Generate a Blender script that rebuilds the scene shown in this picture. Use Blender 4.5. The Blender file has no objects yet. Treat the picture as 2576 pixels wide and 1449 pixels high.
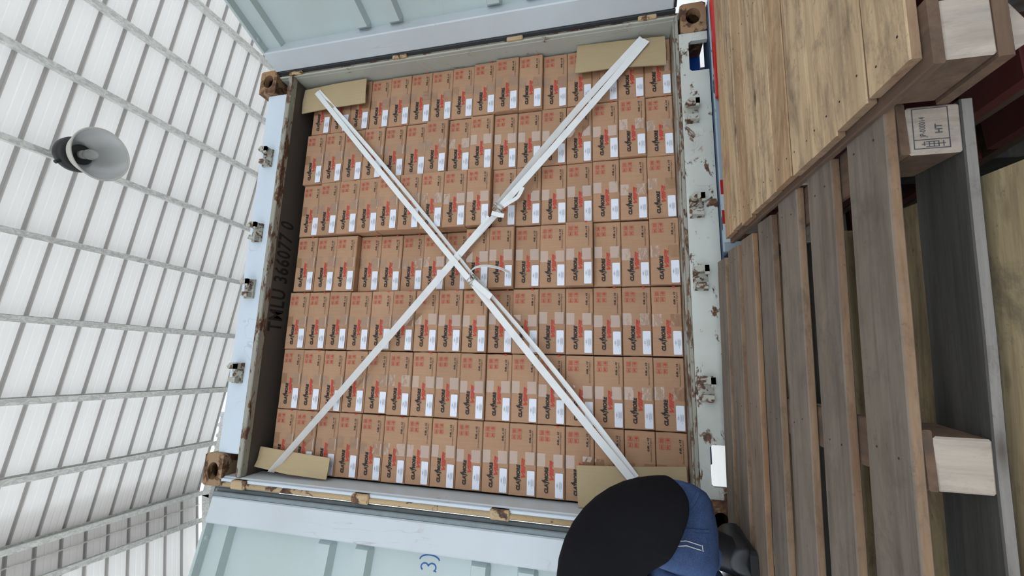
import bpy, math, random
from mathutils import Vector, Matrix

# ------------------------------------------------------------------ camera, sky, sun, exposure
scene = bpy.context.scene
COL = scene.collection
F_PX = 1067.115                                     # focal length in pixels of a 2576 x 1449 frame
cam_data = bpy.data.cameras.new('camera')
cam_data.sensor_fit = 'HORIZONTAL'
cam_data.sensor_width = 36.0
cam_data.lens = F_PX * 36.0 / 2576.0
cam_data.clip_start = 0.02
cam = bpy.data.objects.new('camera', cam_data)
COL.objects.link(cam)
_r = Vector((0.02686905, 0.23386114, -0.97189867))   # picture right = world down: the phone was held upright
_d = Vector((-0.98379333, 0.17861041, 0.01577988))
_f = Vector((0.17728152, 0.95572344, 0.23487012))
_m = Matrix((_r, -_d, -_f)).transposed().to_4x4()
_m.translation = Vector((-0.5501, -1.9497, 0.4519))
cam.matrix_world = _m
scene.camera = cam

world = bpy.data.worlds.new('world')
scene.world = world
world.use_nodes = True
_bg = world.node_tree.nodes['Background']
_bg.inputs[0].default_value = (0.86, 0.93, 1.0, 1)
_bg.inputs[1].default_value = 2.8

_sun = bpy.data.lights.new('sun', 'SUN')
_sun.energy = 0.6
_sun.angle = math.radians(60)                        # veiled sun, high and soft
_sun.color = (1.0, 0.97, 0.93)
sun = bpy.data.objects.new('sun', _sun)
COL.objects.link(sun)
sun.rotation_euler = (math.radians(15), 0, 0)

scene.view_settings.view_transform = 'Standard'
scene.view_settings.look = 'None'
scene.view_settings.exposure = -0.33
scene.view_settings.gamma = 1.0
scene.view_settings.use_curve_mapping = False

R = random.Random(7)
GROUND = -1.30

# ------------------------------------------------------------------ materials
def srgb(r, g, b):
    f = lambda c: (c / 255 / 12.92) if c / 255 <= 0.04045 else ((c / 255 + 0.055) / 1.055) ** 2.4
    return (f(r), f(g), f(b), 1.0)

class NT:
    def __init__(s, name):
        s.m = bpy.data.materials.new(name); s.m.use_nodes = True
        s.t = s.m.node_tree; s.n = s.t.nodes; s.b = s.n['Principled BSDF']; s.out = s.n['Material Output']
        s._co = None
    def node(s, kind, **kw):
        x = s.n.new(kind)
        for k, v in kw.items():
            if k.startswith('i_'):
                x.inputs[k[2:].replace('_', ' ')].default_value = v
            else:
                setattr(x, k, v)
        return x
    def link(s, a, b): s.t.links.new(a, b)
    def coord(s, scale=(1, 1, 1), kind='Object', rand=False):
        tc = s.node('ShaderNodeTexCoord'); mp = s.node('ShaderNodeMapping')
        mp.inputs['Scale'].default_value = scale
        s.link(tc.outputs[kind], mp.inputs['Vector'])
        if rand:
            oi = s.node('ShaderNodeObjectInfo'); mul = s.node('ShaderNodeVectorMath', operation='SCALE')
            cmb = s.node('ShaderNodeCombineXYZ')
            for i in range(3): s.link(oi.outputs['Random'], cmb.inputs[i])
            s.link(cmb.outputs[0], mul.inputs[0]); mul.inputs['Scale'].default_value = 37.0
            s.link(mul.outputs[0], mp.inputs['Location'])
        return mp.outputs['Vector']
    def noise(s, vec, scale, detail=4, rough=0.55, dist=0.0):
        x = s.node('ShaderNodeTexNoise'); s.link(vec, x.inputs['Vector'])
        x.inputs['Scale'].default_value = scale; x.inputs['Detail'].default_value = detail
        x.inputs['Roughness'].default_value = rough; x.inputs['Distortion'].default_value = dist
        return x.outputs['Fac']
    def ramp(s, fac, stops):
        x = s.node('ShaderNodeValToRGB'); s.link(fac, x.inputs['Fac'])
        e = x.color_ramp.elements
        while len(e) < len(stops): e.new(0.5)
        for i, (p, c) in enumerate(stops):
            e[i].position = p; e[i].color = c if len(c) == 4 else (*c, 1)
        return x.outputs['Color']
    def mix(s, fac, a, b, blend='MIX'):
        x = s.node('ShaderNodeMix', data_type='RGBA', blend_type=blend)
        for sock, v in ((x.inputs[0], fac), (x.inputs[6], a), (x.inputs[7], b)):
            if hasattr(v, 'is_linked'): s.link(v, sock)
            else: sock.default_value = v
        return x.outputs[2]
    def base(s, c):
        if hasattr(c, 'is_linked'): s.link(c, s.b.inputs['Base Color'])
        else: s.b.inputs['Base Color'].default_value = c
    def rough(s, r): s.b.inputs['Roughness'].default_value = r
    def bump(s, h, strength=0.3, dist=0.002):
        x = s.node('ShaderNodeBump'); x.inputs['Strength'].default_value = strength; x.inputs['Distance'].default_value = dist
        s.link(h, x.inputs['Height']); s.link(x.outputs['Normal'], s.b.inputs['Normal'])

BW = [(0, 0, 0), (1, 1, 1)]
def m_plain(name, c, rough=0.6, metal=0.0, var=0.06, scale=8.0):
    t = NT(name); v = t.coord()
    n = t.noise(v, scale)
    dk = tuple(x * (1 - var * 2) for x in c[:3]) + (1,)
    t.base(t.mix(n, dk, c)); t.rough(rough); t.b.inputs['Metallic'].default_value = metal
    return t.m

def m_paint(name, c, rust=0.5, edge=0.55, rough=0.45, scale=1.0, streak=(1, 1, 1), grime=0.35, rustc=None, fine=True, line=0.45):
    """painted steel with grime, rust blooms and thin rust scratches"""
    t = NT(name); v = t.coord(); vs = t.coord(streak)
    g = t.noise(v, 2.3 * scale, 5)
    col = t.mix(t.ramp(g, [(0.35, (0, 0, 0)), (0.75, (grime,) * 3)]), c, srgb(150, 146, 132))
    n1 = t.noise(vs, 6 * scale, 8, 0.68, 0.4)
    rc = rustc or t.ramp(t.noise(v, 30 * scale, 4), [(0.3, srgb(50, 34, 25)), (0.55, srgb(98, 66, 44)), (0.8, srgb(146, 108, 74))])
    col = t.mix(t.ramp(n1, [(1 - rust * 0.5, (0, 0, 0)), (1 - rust * 0.5 + 0.04, (1, 1, 1))]), col, rc)
    if fine:
        w = t.noise(vs, 3.1 * scale, 3, 0.5, 1.2)
        band = t.node('ShaderNodeMath', operation='ABSOLUTE'); sub = t.node('ShaderNodeMath', operation='SUBTRACT')
        t.link(w, sub.inputs[0]); sub.inputs[1].default_value = 0.5; t.link(sub.outputs[0], band.inputs[0])
        gate = t.ramp(t.noise(v, 1.9 * scale, 2), [(0.5, (0, 0, 0)), (0.6, (1, 1, 1))])
        ln = t.ramp(band.outputs[0], [(0.0, (line,) * 3), (0.006, (0, 0, 0))])
        col = t.mix(t.mix(1.0, ln, gate, 'MULTIPLY'), col, srgb(140, 92, 52))
    t.base(col); t.rough(rough); t.bump(n1, 0.15)
    return t.m

def m_wood(name, stops, stain=0.5, stainc=srgb(62, 56, 50), axis=0, rough=0.85, knots=True, tint=0.16, dirt=0.45, warm=0.35):
    """sawn boards, grain along the local axis, each board its own shade"""
    t = NT(name); sc = [26.0] * 3; sc[axis] = 1.4
    v = t.coord(tuple(sc), rand=True); sc2 = [7.0] * 3; sc2[axis] = 1.8
    v2 = t.coord(tuple(sc2), rand=True)
    g = t.noise(v, 1.6, 8, 0.65, 0.3)
    col = t.ramp(g, stops)
    s1 = t.noise(v2, 1.0, 7, 0.7, 0.8)
    col = t.mix(t.ramp(s1, [(0.48, (0, 0, 0)), (0.72, (stain,) * 3)]), col, stainc)
    if knots:
        sk = [9.0] * 3; sk[axis] = 3.0
        vo = t.node('ShaderNodeTexVoronoi'); t.link(t.coord(tuple(sk), rand=True), vo.inputs['Vector'])
        vo.inputs['Scale'].default_value = 1.0
        col = t.mix(t.ramp(vo.outputs['Distance'], [(0.03, (0.8, 0.8, 0.8)), (0.10, (0, 0, 0))]), col, srgb(58, 40, 28))
    d1 = t.noise(t.coord((5, 5, 5) if axis is None else tuple(3.0 if k == axis else 6.0 for k in range(3)), rand=True), 2.2, 10, 0.78, 0.5)
    col = t.mix(t.ramp(d1, [(0.50, (0, 0, 0)), (0.62, (dirt,) * 3)]), col, srgb(66, 60, 55))
    d2 = t.noise(t.coord((40, 40, 40), rand=True), 1.5, 3, 0.6)
    col = t.mix(t.ramp(d2, [(0.66, (0, 0, 0)), (0.74, (dirt * 0.9,) * 3)]), col, srgb(52, 44, 38))
    oi = t.node('ShaderNodeObjectInfo')
    col = t.mix(t.ramp(oi.outputs['Random'], [(0.70, (0, 0, 0)), (0.74, (warm,) * 3)]), col, srgb(140, 98, 62))
    hsv = t.node('ShaderNodeHueSaturation'); t.link(col, hsv.inputs['Color'])
    mr = t.node('ShaderNodeMapRange'); t.link(oi.outputs['Random'], mr.inputs['Value'])
    mr.inputs['To Min'].default_value = 1 - tint; mr.inputs['To Max'].default_value = 1 + tint
    t.link(mr.outputs[0], hsv.inputs['Value'])
    t.base(hsv.outputs['Color']); t.rough(rough); t.bump(g, 0.5, 0.002)
    return t.m

def m_card(name, c, dark):
    t = NT(name); v = t.coord((1, 1, 1), rand=True); f = t.coord((160, 160, 6), rand=True)
    n = t.noise(v, 5, 4); k = t.noise(f, 1.0, 2)
    col = t.mix(n, dark, c); col = t.mix(t.ramp(k, [(0.3, (0, 0, 0)), (0.8, (0.14,) * 3)]), col, srgb(214, 180, 140))
    oi = t.node('ShaderNodeObjectInfo'); hsv = t.node('ShaderNodeHueSaturation'); t.link(col, hsv.inputs['Color'])
    mr = t.node('ShaderNodeMapRange'); t.link(oi.outputs['Random'], mr.inputs['Value'])
    mr.inputs['To Min'].default_value = 0.93; mr.inputs['To Max'].default_value = 1.07
    t.link(mr.outputs[0], hsv.inputs['Value']); t.base(hsv.outputs['Color']); t.rough(0.75); t.bump(n, 0.25, 0.004)
    return t.m

M = {}
M['carton'] = m_card('carton_board', srgb(174, 136, 107), srgb(160, 122, 95))
M['kraft'] = m_card('kraft_sheet', srgb(178, 160, 126), srgb(166, 147, 113))
M['ink'] = m_plain('black_ink', srgb(38, 34, 34), 0.7)
M['red_ink'] = m_plain('red_ink', srgb(198, 58, 48), 0.7)
M['label'] = m_plain('label_paper', srgb(226, 230, 242), 0.5, var=0.02)
M['stamp_ink'] = m_plain('stamp_ink', srgb(70, 70, 78), 0.8)
M['grey_ink'] = m_plain('grey_ink', srgb(120, 124, 135), 0.7)
M['strap'] = None
M['nail'] = m_plain('old_nail', srgb(46, 38, 34), 0.7)
M['white_paint'] = m_paint('white_frame_paint', srgb(204, 212, 218), rust=0.62, streak=(1, 1, 1), grime=0.25)
M['sill_paint'] = m_paint('sill_paint', srgb(202, 206, 200), rust=0.84, streak=(1.0, 1, 1.6), grime=0.4, scale=1.5)
M['header_paint'] = m_paint('header_paint', srgb(204, 216, 228), rust=0.56, grime=0.12)
M['post_paint'] = m_paint('post_paint', srgb(176, 180, 172), rust=0.80, streak=(1, 1, 0.5), grime=0.5)
M['peel'] = m_paint('peeling_lip_paint', srgb(150, 150, 140), rust=0.98, streak=(0.6, 2, 2), grime=0.6, scale=2.2)
M['door'] = m_paint('door_panel_paint', srgb(186, 200, 201), rust=0.46, grime=0.22, rough=0.38, scale=0.8, line=0.06)
M['stile'] = m_paint('door_stile_paint', srgb(200, 208, 215), rust=0.56, grime=0.22, rough=0.38, scale=0.8, streak=(3.5, 3.5, 0.45), line=0.4)
M['rust'] = m_paint('rusted_casting', srgb(150, 116, 82), rust=1.04, grime=0.3, scale=1.5, rough=0.8, fine=False)
M['rust_light'] = m_paint('rusty_hinge', srgb(186, 160, 122), rust=0.95, grime=0.3, scale=1.6, rough=0.7)
M['rust_dusty'] = m_paint('dusty_rusted_rod', srgb(128, 116, 98), rust=0.98, grime=0.5, scale=1.6, rough=0.8, fine=False)
M['keeper'] = m_paint('keeper_paint', srgb(176, 176, 166), rust=0.98, grime=0.4, scale=4.0, fine=False)
M['rubber'] = m_plain('gasket_rubber', srgb(140, 152, 158), 0.6, var=0.2, scale=30)
M['rubber_mid'] = m_plain('gasket_rubber_grey', srgb(104, 114, 118), 0.6, var=0.2, scale=30)
M['rubber_dark'] = m_plain('gasket_rubber_dark', srgb(40, 44, 48), 0.55, var=0.2, scale=30)
M['inside'] = m_plain('container_inside_paint', srgb(92, 85, 80), 0.7, var=0.15, scale=3)
M['ply'] = m_wood('container_floor_ply', [(0.3, srgb(90, 66, 48)), (0.7, srgb(122, 92, 66))], axis=1)
M['galv'] = None
M['blue'] = m_paint('blue_chassis_paint', srgb(40, 68, 100), rust=0.62, grime=0.15, rustc=srgb(150, 168, 180), fine=False)
M['blue_worn'] = m_paint('worn_blue_edge', srgb(150, 168, 182), rust=0.9, grime=0.2, rustc=srgb(52, 66, 84), fine=False, scale=1.6, streak=(0.5, 1, 1))
M['blue_bright'] = m_plain('bright_blue_paint', srgb(28, 92, 190), 0.4)
M['red'] = m_plain('red_lamp', srgb(196, 30, 30), 0.35)
M['tape_red'] = m_plain('reflector_red', srgb(176, 34, 34), 0.35)
M['tape_white'] = m_plain('reflector_white', srgb(190, 205, 214), 0.35)
M['black'] = m_plain('black_housing', srgb(30, 32, 34), 0.45)
M['tyre'] = m_plain('tyre_rubber', srgb(34, 34, 35), 0.85)
M['alu'] = m_plain('spun_aluminium', srgb(238, 239, 240), 0.2, 0.55, 0.02)
M['alu_out'] = m_plain('reflector_outside', srgb(206, 204, 196), 0.5, 0.0, 0.03)
M['steel'] = m_plain('buckle_steel', srgb(190, 188, 180), 0.3, 0.9, 0.05)
M['marker'] = m_plain('blue_marker', srgb(38, 92, 160), 0.6)
M['woodA'] = m_wood('new_pallet_wood', [(0.25, srgb(142, 114, 86)), (0.5, srgb(192, 166, 132)), (0.75, srgb(208, 184, 148))], stain=0.9, stainc=srgb(98, 82, 66), tint=0.2)
M['woodB'] = m_wood('grey_pallet_wood', [(0.25, srgb(92, 78, 68)), (0.5, srgb(120, 110, 100)), (0.75, srgb(136, 122, 106))], stain=0.6, stainc=srgb(88, 74, 62), tint=0.14, dirt=0.3, warm=0.12)
M['woodDark'] = m_wood('dark_grey_wood', [(0.25, srgb(46, 44, 42)), (0.5, srgb(72, 70, 66)), (0.75, srgb(92, 88, 82))], stain=0.5, stainc=srgb(40, 44, 46), tint=0.1, warm=0.0)  # dark grey tone for bottom boards and lower blocks
M['woodGrey'] = m_wood('grey_board_edge', [(0.25, srgb(98, 96, 92)), (0.5, srgb(128, 124, 120)), (0.75, srgb(146, 142, 138))], stain=0.6, stainc=srgb(80, 74, 74), tint=0.05, warm=0.0)
M['woodBrown'] = m_wood('brown_block_wood', [(0.25, srgb(74, 57, 45)), (0.5, srgb(98, 76, 60)), (0.75, srgb(114, 90, 72))], stain=0.5, tint=0.1, warm=0.1)
M['woodC'] = m_wood('mottled_pallet_wood', [(0.25, srgb(112, 96, 74)), (0.5, srgb(166, 148, 114)), (0.75, srgb(184, 168, 132))], stain=0.7, stainc=srgb(84, 72, 54))
M['woodEdge'] = m_wood('fresh_sawn_edge', [(0.25, srgb(112, 90, 70)), (0.5, srgb(142, 116, 92)), (0.75, srgb(160, 134, 106))], stain=0.8, stainc=srgb(112, 78, 58))
M['blockEnd'] = m_wood('pale_block_wood', [(0.25, srgb(146, 134, 122)), (0.5, srgb(172, 160, 148)), (0.75, srgb(184, 172, 160))], stain=0.5, stainc=srgb(110, 114, 112), axis=2, knots=False, tint=0.06, dirt=0.25, warm=0.0)
M['woodRed'] = m_paint('red_painted_board', srgb(92, 30, 24), rust=0.5, grime=0.15, rough=0.7, fine=False)
M['gable'] = m_plain('grey_gable_sheet', srgb(168, 170, 170), 0.6, var=0.05)
M['concrete'] = m_plain('concrete', srgb(186, 184, 180), 0.9, var=0.12, scale=1.2)
M['shirt'] = None
M['skin'] = m_plain('skin', srgb(186, 136, 106), 0.55)
M['hair'] = m_plain('hair', srgb(26, 22, 20), 0.6)
M['boot'] = m_plain('boot_leather', srgb(30, 32, 38), 0.38, var=0.2)
M['sole'] = m_plain('boot_sole', srgb(24, 24, 26), 0.8)
M['thread'] = m_plain('white_stitching', srgb(205, 205, 205), 0.7)

def _strap():
    t = NT('webbing'); v = t.coord((1, 1, 1))
    w = t.node('ShaderNodeTexWave'); t.link(v, w.inputs['Vector']); w.inputs['Scale'].default_value = 160; w.bands_direction = 'DIAGONAL'
    n = t.noise(v, 9, 4)
    t.base(t.mix(t.ramp(n, [(0.5, (0, 0, 0)), (0.85, (0.35,) * 3)]), srgb(226, 229, 230), srgb(176, 176, 170)))
    t.rough(0.55); t.bump(w.outputs['Fac'], 0.12, 0.0006)
    return t.m
M['strap'] = _strap()

def _galv():
    t = NT('galvanised_steel'); v = t.coord((1, 1, 1))
    vo = t.node('ShaderNodeTexVoronoi'); t.link(t.coord((18, 9, 18)), vo.inputs['Vector']); vo.inputs['Scale'].default_value = 1.3
    n = t.noise(t.coord((16, 8, 16)), 2.0, 5, 0.6, 1.5)
    col = t.mix(t.ramp(n, [(0.4, (0, 0, 0)), (0.6, (1, 1, 1))]), srgb(206, 208, 204), srgb(240, 240, 236))
    t.base(col); t.rough(0.42); t.b.inputs['Metallic'].default_value = 0.1
    return t.m
M['galv'] = _galv()

def _roof(name, ca, cb, amount):
    t = NT(name); v = t.coord((1.5, 14, 1))
    n = t.noise(v, 1.0, 4)
    col = t.mix(n, ca, cb)
    t.base(col); t.rough(0.5)
    tr = t.node('ShaderNodeBsdfTranslucent'); t.link(col, tr.inputs['Color'])
    mx = t.node('ShaderNodeMixShader'); mx.inputs[0].default_value = amount
    t.link(t.b.outputs[0], mx.inputs[1]); t.link(tr.outputs[0], mx.inputs[2]); t.link(mx.outputs[0], t.out.inputs['Surface'])
    return t.m
M['roof'] = _roof('white_roof_sheet', srgb(244, 240, 237), srgb(250, 248, 246), 0.165)
M['rib'] = _roof('shaded_roof_rib', srgb(196, 193, 190), srgb(206, 203, 200), 0.07)  # greyer than the sheet: shade of the rib grooves put into the colour

def _tape():
    t = NT('clear_packing_tape')
    gl = t.node('ShaderNodeBsdfGlossy'); gl.inputs['Roughness'].default_value = 0.07
    n = t.noise(t.coord((40, 40, 40), rand=True), 1.0, 3)
    bp = t.node('ShaderNodeBump'); bp.inputs['Strength'].default_value = 0.35; bp.inputs['Distance'].default_value = 0.002
    t.link(n, bp.inputs['Height']); t.link(bp.outputs['Normal'], gl.inputs['Normal'])
    tr = t.node('ShaderNodeBsdfTransparent'); tr.inputs['Color'].default_value = (0.93, 0.91, 0.88, 1)
    mx = t.node('ShaderNodeMixShader'); mx.inputs[0].default_value = 0.12
    t.link(tr.outputs[0], mx.inputs[1]); t.link(gl.outputs[0], mx.inputs[2]); t.link(mx.outputs[0], t.out.inputs['Surface'])
    return t.m
M['tape'] = _tape()

def _shirt():
    t = NT('black_jersey'); v = t.coord((1, 1, 1))
    n = t.noise(v, 220, 2); f = t.noise(t.coord((9, 9, 3)), 1.0, 3, 0.5, 0.6)
    t.base(t.mix(f, srgb(13, 13, 17), srgb(23, 22, 27))); t.rough(0.95); t.b.inputs['Specular IOR Level'].default_value = 0.15; t.bump(f, 0.5, 0.02)
    return t.m
M['shirt'] = _shirt()
def _denim():
    t = NT('blue_denim'); v = t.coord((1, 1, 1))
    f = t.noise(v, 9, 5, 0.6); w = t.noise(t.coord((300, 300, 300)), 1.0, 1)
    c = t.ramp(f, [(0.3, srgb(30, 46, 80)), (0.55, srgb(46, 70, 112)), (0.8, srgb(80, 108, 150))])
    t.base(t.mix(t.ramp(w, [(0.4, (0, 0, 0)), (0.7, (0.12,) * 3)]), c, srgb(120, 140, 170))); t.rough(0.85); t.bump(f, 0.4, 0.006)
    return t.m
M['denim'] = _denim()

# ------------------------------------------------------------------ mesh helpers
class MB:
    def __init__(s): s.v = []; s.f = []
    def add(s, verts, faces, mtx=None):
        o = len(s.v)
        s.v += [tuple(mtx @ Vector(p)) if mtx else tuple(p) for p in verts]
        s.f += [tuple(i + o for i in q) for q in faces]
    def box(s, x0, x1, y0, y1, z0, z1, mtx=None):
        v = [(x, y, z) for z in (z0, z1) for y in (y0, y1) for x in (x0, x1)]
        s.add(v, [(0, 2, 3, 1), (4, 5, 7, 6), (0, 1, 5, 4), (2, 6, 7, 3), (0, 4, 6, 2), (1, 3, 7, 5)], mtx)
    def cbox(s, x0, x1, y0, y1, z0, z1, c=0.003, mtx=None):
        """box with chamfered edges"""
        lo = (x0, y0, z0); hi = (x1, y1, z1); idx = {}; v = []
        for ix in (0, 1):
            for iy in (0, 1):
                for iz in (0, 1):
                    b = (ix, iy, iz)
                    for a in range(3):
                        p = [hi[k] if b[k] else lo[k] for k in range(3)]
                        for k in range(3):
                            if k != a: p[k] += -c if b[k] else c
                        idx[(b, a)] = len(v); v.append(p)
        f = []
        for a in range(3):
            u, w = [k for k in range(3) if k != a]
            for side in (0, 1):
                q = []
                for bu, bw in ((0, 0), (1, 0), (1, 1), (0, 1)):
                    b = [0, 0, 0]; b[a] = side; b[u] = bu; b[w] = bw; q.append(idx[(tuple(b), a)])
                flip = (side == 0) != (a == 1)
                f.append(tuple(reversed(q)) if flip else tuple(q))
        for a in range(3):                               # edges along axis a
            u, w = [k for k in range(3) if k != a]
            for bu in (0, 1):
                for bw in (0, 1):
                    b0 = [0, 0, 0]; b0[u] = bu; b0[w] = bw; b1 = list(b0); b1[a] = 1
                    f.append((idx[(tuple(b0), u)], idx[(tuple(b1), u)], idx[(tuple(b1), w)], idx[(tuple(b0), w)]))
        for ix in (0, 1):
            for iy in (0, 1):
                for iz in (0, 1): f.append(tuple(idx[((ix, iy, iz), a)] for a in range(3)))
        s.add(v, f, mtx)
    def prism(s, poly, y0, y1, mtx=None):
        """polygon in (x, z) pushed along y"""
        n = len(poly); v = [(x, y0, z) for x, z in poly] + [(x, y1, z) for x, z in poly]
        f = [tuple(range(n)), tuple(range(2 * n - 1, n - 1, -1))]
        f += [(i, i + n, (i + 1) % n + n, (i + 1) % n) for i in range(n)]
        s.add(v, f, mtx)
    def tube(s, pts, r, n=10, caps=True, mtx=None):
        pts = [Vector(p) for p in pts]; rr = r if isinstance(r, (list, tuple)) else [r] * len(pts)
        v = []; f = []; up = None
        for i, p in enumerate(pts):
            t = (pts[min(i + 1, len(pts) - 1)] - pts[max(i - 1, 0)]).normalized()
            if up is None: up = t.orthogonal().normalized()
            a = (up - t * up.dot(t)).normalized(); b = t.cross(a); up = a
            v += [p + (a * math.cos(2 * math.pi * k / n) + b * math.sin(2 * math.pi * k / n)) * rr[i] for k in range(n)]
        for i in range(len(pts) - 1):
            f += [(i * n + k, i * n + (k + 1) % n, (i + 1) * n + (k + 1) % n, (i + 1) * n + k) for k in range(n)]
        if caps: f += [tuple(reversed(range(n))), tuple(range((len(pts) - 1) * n, len(pts) * n))]
        s.add(v, f, mtx)
    def lathe(s, prof, n=40, mtx=None, closed=False):
        v = []; f = []; m = len(prof)
        for k in range(n):
            a = 2 * math.pi * k / n; v += [(r * math.cos(a), r * math.sin(a), z) for r, z in prof]
        for k in range(n):
            k2 = (k + 1) % n
            for j in range(m if closed else m - 1):
                j2 = (j + 1) % m
                f.append((k * m + j, k2 * m + j, k2 * m + j2, k * m + j2))
        s.add(v, f, mtx)
    def loft(s, rings, cap0=False, cap1=False, closed=True):
        n = len(rings[0]); v = [p for r in rings for p in r]; f = []
        for i in range(len(rings) - 1):
            for k in range(n if closed else n - 1):
                f.append((i * n + k, i * n + (k + 1) % n, (i + 1) * n + (k + 1) % n, (i + 1) * n + k))
        if cap0: f.append(tuple(reversed(range(n))))
        if cap1: f.append(tuple(range((len(rings) - 1) * n, len(rings) * n)))
        s.add(v, f)
    def ribbon(s, pts, width_dirs, w, th, nrm=None):
        """flat webbing along pts; width_dirs one unit vector per point; th its thickness"""
        v = []; f = []; n = len(pts); pts = [Vector(p) for p in pts]
        for i, p in enumerate(pts):
            t = (pts[min(i + 1, n - 1)] - pts[max(i - 1, 0)]).normalized()
            wd = Vector(width_dirs[i]); wd = (wd - t * wd.dot(t)).normalized(); nn = t.cross(wd).normalized()
            ww = w[i] if isinstance(w, (list, tuple)) else w
            v += [p + wd * ww / 2 + nn * th / 2, p - wd * ww / 2 + nn * th / 2, p - wd * ww / 2 - nn * th / 2, p + wd * ww / 2 - nn * th / 2]
        for i in range(n - 1):
            f += [(i * 4 + k, i * 4 + (k + 1) % 4, i * 4 + 4 + (k + 1) % 4, i * 4 + 4 + k) for k in range(4)]
        f += [(3, 2, 1, 0), tuple(range(4 * n - 4, 4 * n))]
        s.add(v, f)
    def mesh(s, name, mats, smooth=False):
        me = bpy.data.meshes.new(name); me.from_pydata(s.v, [], s.f); me.validate(); me.update()
        for m in (mats if isinstance(mats, (list, tuple)) else [mats]): me.materials.append(m)
        import bmesh
        bm = bmesh.new(); bm.from_mesh(me); bmesh.ops.recalc_face_normals(bm, faces=bm.faces); bm.to_mesh(me); bm.free()
        if smooth:
            for p in me.polygons: p.use_smooth = True
        return me
    def build(s, name, mat, parent=None, smooth=False, loc=None, rot=None):
        return link(name, s.mesh(name, mat, smooth), parent, loc, rot)

def link(name, data, parent=None, loc=None, rot=None):
    o = bpy.data.objects.new(name, data); COL.objects.link(o)
    if parent: o.parent = parent
    if loc is not None: o.location = loc
    if rot is not None: o.rotation_euler = rot
    return o
def empty(name, loc=(0, 0, 0), rot=(0, 0, 0)):
    o = link(name, None, None, loc, rot); o.empty_display_size = 0.1; return o
def tag(o, label=None, cat=None, group=None, kind=None):
    if label: o['label'] = label
    if cat: o['category'] = cat
    if group: o['group'] = group
    if kind: o['kind'] = kind
    return o
def smooth_by_angle(o, deg=40):
    import bmesh
    me = o.data
    bm = bmesh.new(); bm.from_mesh(me)
    for f in bm.faces: f.smooth = True
    for e in bm.edges: e.smooth = not (len(e.link_faces) == 2 and e.calc_face_angle(0) > math.radians(deg))
    bm.to_mesh(me); bm.free()

def text_mb(txt, size, shear=0.0, bold=0.0, sx=1.0, align='LEFT', mtx=None, mb=None, space=1.0):
    """built-in font outline as mesh geometry in the (x, y) plane"""
    cu = bpy.data.curves.new('glyphs', 'FONT'); cu.body = txt; cu.size = size; cu.shear = shear; cu.offset = bold
    cu.resolution_u = 3; cu.align_x = align; cu.space_character = space
    ob = bpy.data.objects.new('glyphs', cu); COL.objects.link(ob)
    dg = bpy.context.evaluated_depsgraph_get(); dg.update()
    me = bpy.data.meshes.new_from_object(ob.evaluated_get(dg))
    mb = mb or MB()
    k = Matrix.Diagonal((sx, 1, 1, 1)); k = (mtx @ k) if mtx else k
    mb.add([v.co for v in me.vertices], [tuple(p.vertices) for p in me.polygons], k)
    bpy.data.objects.remove(ob); bpy.data.curves.remove(cu); bpy.data.meshes.remove(me)
    return mb

# ------------------------------------------------------------------ shed: ground, roof
g = MB(); g.box(-30, 30, -30, 40, GROUND - 0.2, GROUND)
tag(g.build('ground', M['concrete']), 'grey concrete yard under the shed', 'ground', kind='structure')

XR, ZR = -2.40, 6.0                                  # ridge
SL_R, SL_L = -0.165, 0.20                            # slopes either side of the ridge
Y_END, Y_START = 3.07, -8.0
ceiling = tag(empty('ceiling'), 'white ribbed metal shed roof seen from below', 'roof', kind='structure')
def sheet_mesh(side, xlen):
    """one roof sheet 0.63 wide with three trapezoid ribs, running down the slope"""
    mb = MB(); pitch = 0.21; prof = []
    for k in range(3):
        y = k * pitch
        prof += [(y, 0), (y + 0.055, 0), (y + 0.060, 0.004), (y + 0.068, 0.004), (y + 0.073, 0), (y + 0.115, 0), (y + 0.120, 0.004),
                 (y + 0.128, 0.004), (y + 0.133, 0), (y + 0.172, 0), (y + 0.178, 0.030), (y + 0.202, 0.030), (y + 0.208, 0)]
    prof.append((0.634, -0.001))
    a = math.atan(SL_R if side > 0 else SL_L)
    if side > 0: d = Vector((math.cos(a), 0, math.sin(a)))
    else: d = Vector((-math.cos(a), 0, -math.sin(a)))
    n = Vector((-math.sin(a), 0, math.cos(a)))
    r0 = [Vector((0, y, 0)) + n * h for y, h in prof]; r1 = [p + d * xlen for p in r0]
    mb.loft([r0, r1], closed=False)
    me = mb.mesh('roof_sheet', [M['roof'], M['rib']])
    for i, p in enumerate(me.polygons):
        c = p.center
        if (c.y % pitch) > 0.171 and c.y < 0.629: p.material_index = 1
    return me
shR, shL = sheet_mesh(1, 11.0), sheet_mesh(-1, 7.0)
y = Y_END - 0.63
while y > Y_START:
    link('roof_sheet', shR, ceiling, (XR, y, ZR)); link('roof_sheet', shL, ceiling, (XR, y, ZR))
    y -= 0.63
def purlin(x, z, w=0.055, h=0.085, slope=SL_R, name='roof_purlin'):
    """C channel running along the shed"""
    mb = MB(); t = 0.006; a = math.atan(slope)
    mt = Matrix.Translation((x, 0, z)) @ Matrix.Rotation(-a, 4, 'Y')
    mb.box(-w / 2, w / 2, Y_START, Y_END, -h, -h + t, mt)
    mb.box(-w / 2, -w / 2 + t, Y_START, Y_END, -h + t, -t, mt)
    mb.box(-w / 2, w / 2, Y_START, Y_END, -t, 0, mt)
    mb.box(w / 2 - t, w / 2, Y_START, Y_END, -h + t, -h + 0.022, mt)
    return mb.build(name, M['galv'], ceiling)
for x in (-2.36, -1.71, -0.99, -0.26, 0.47, 1.20, 1.94, 2.67, 3.39, 4.12, 4.85, 5.6, 6.4, 7.2):
    purlin(x, ZR + SL_R * (x - XR) - 0.003)
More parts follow.
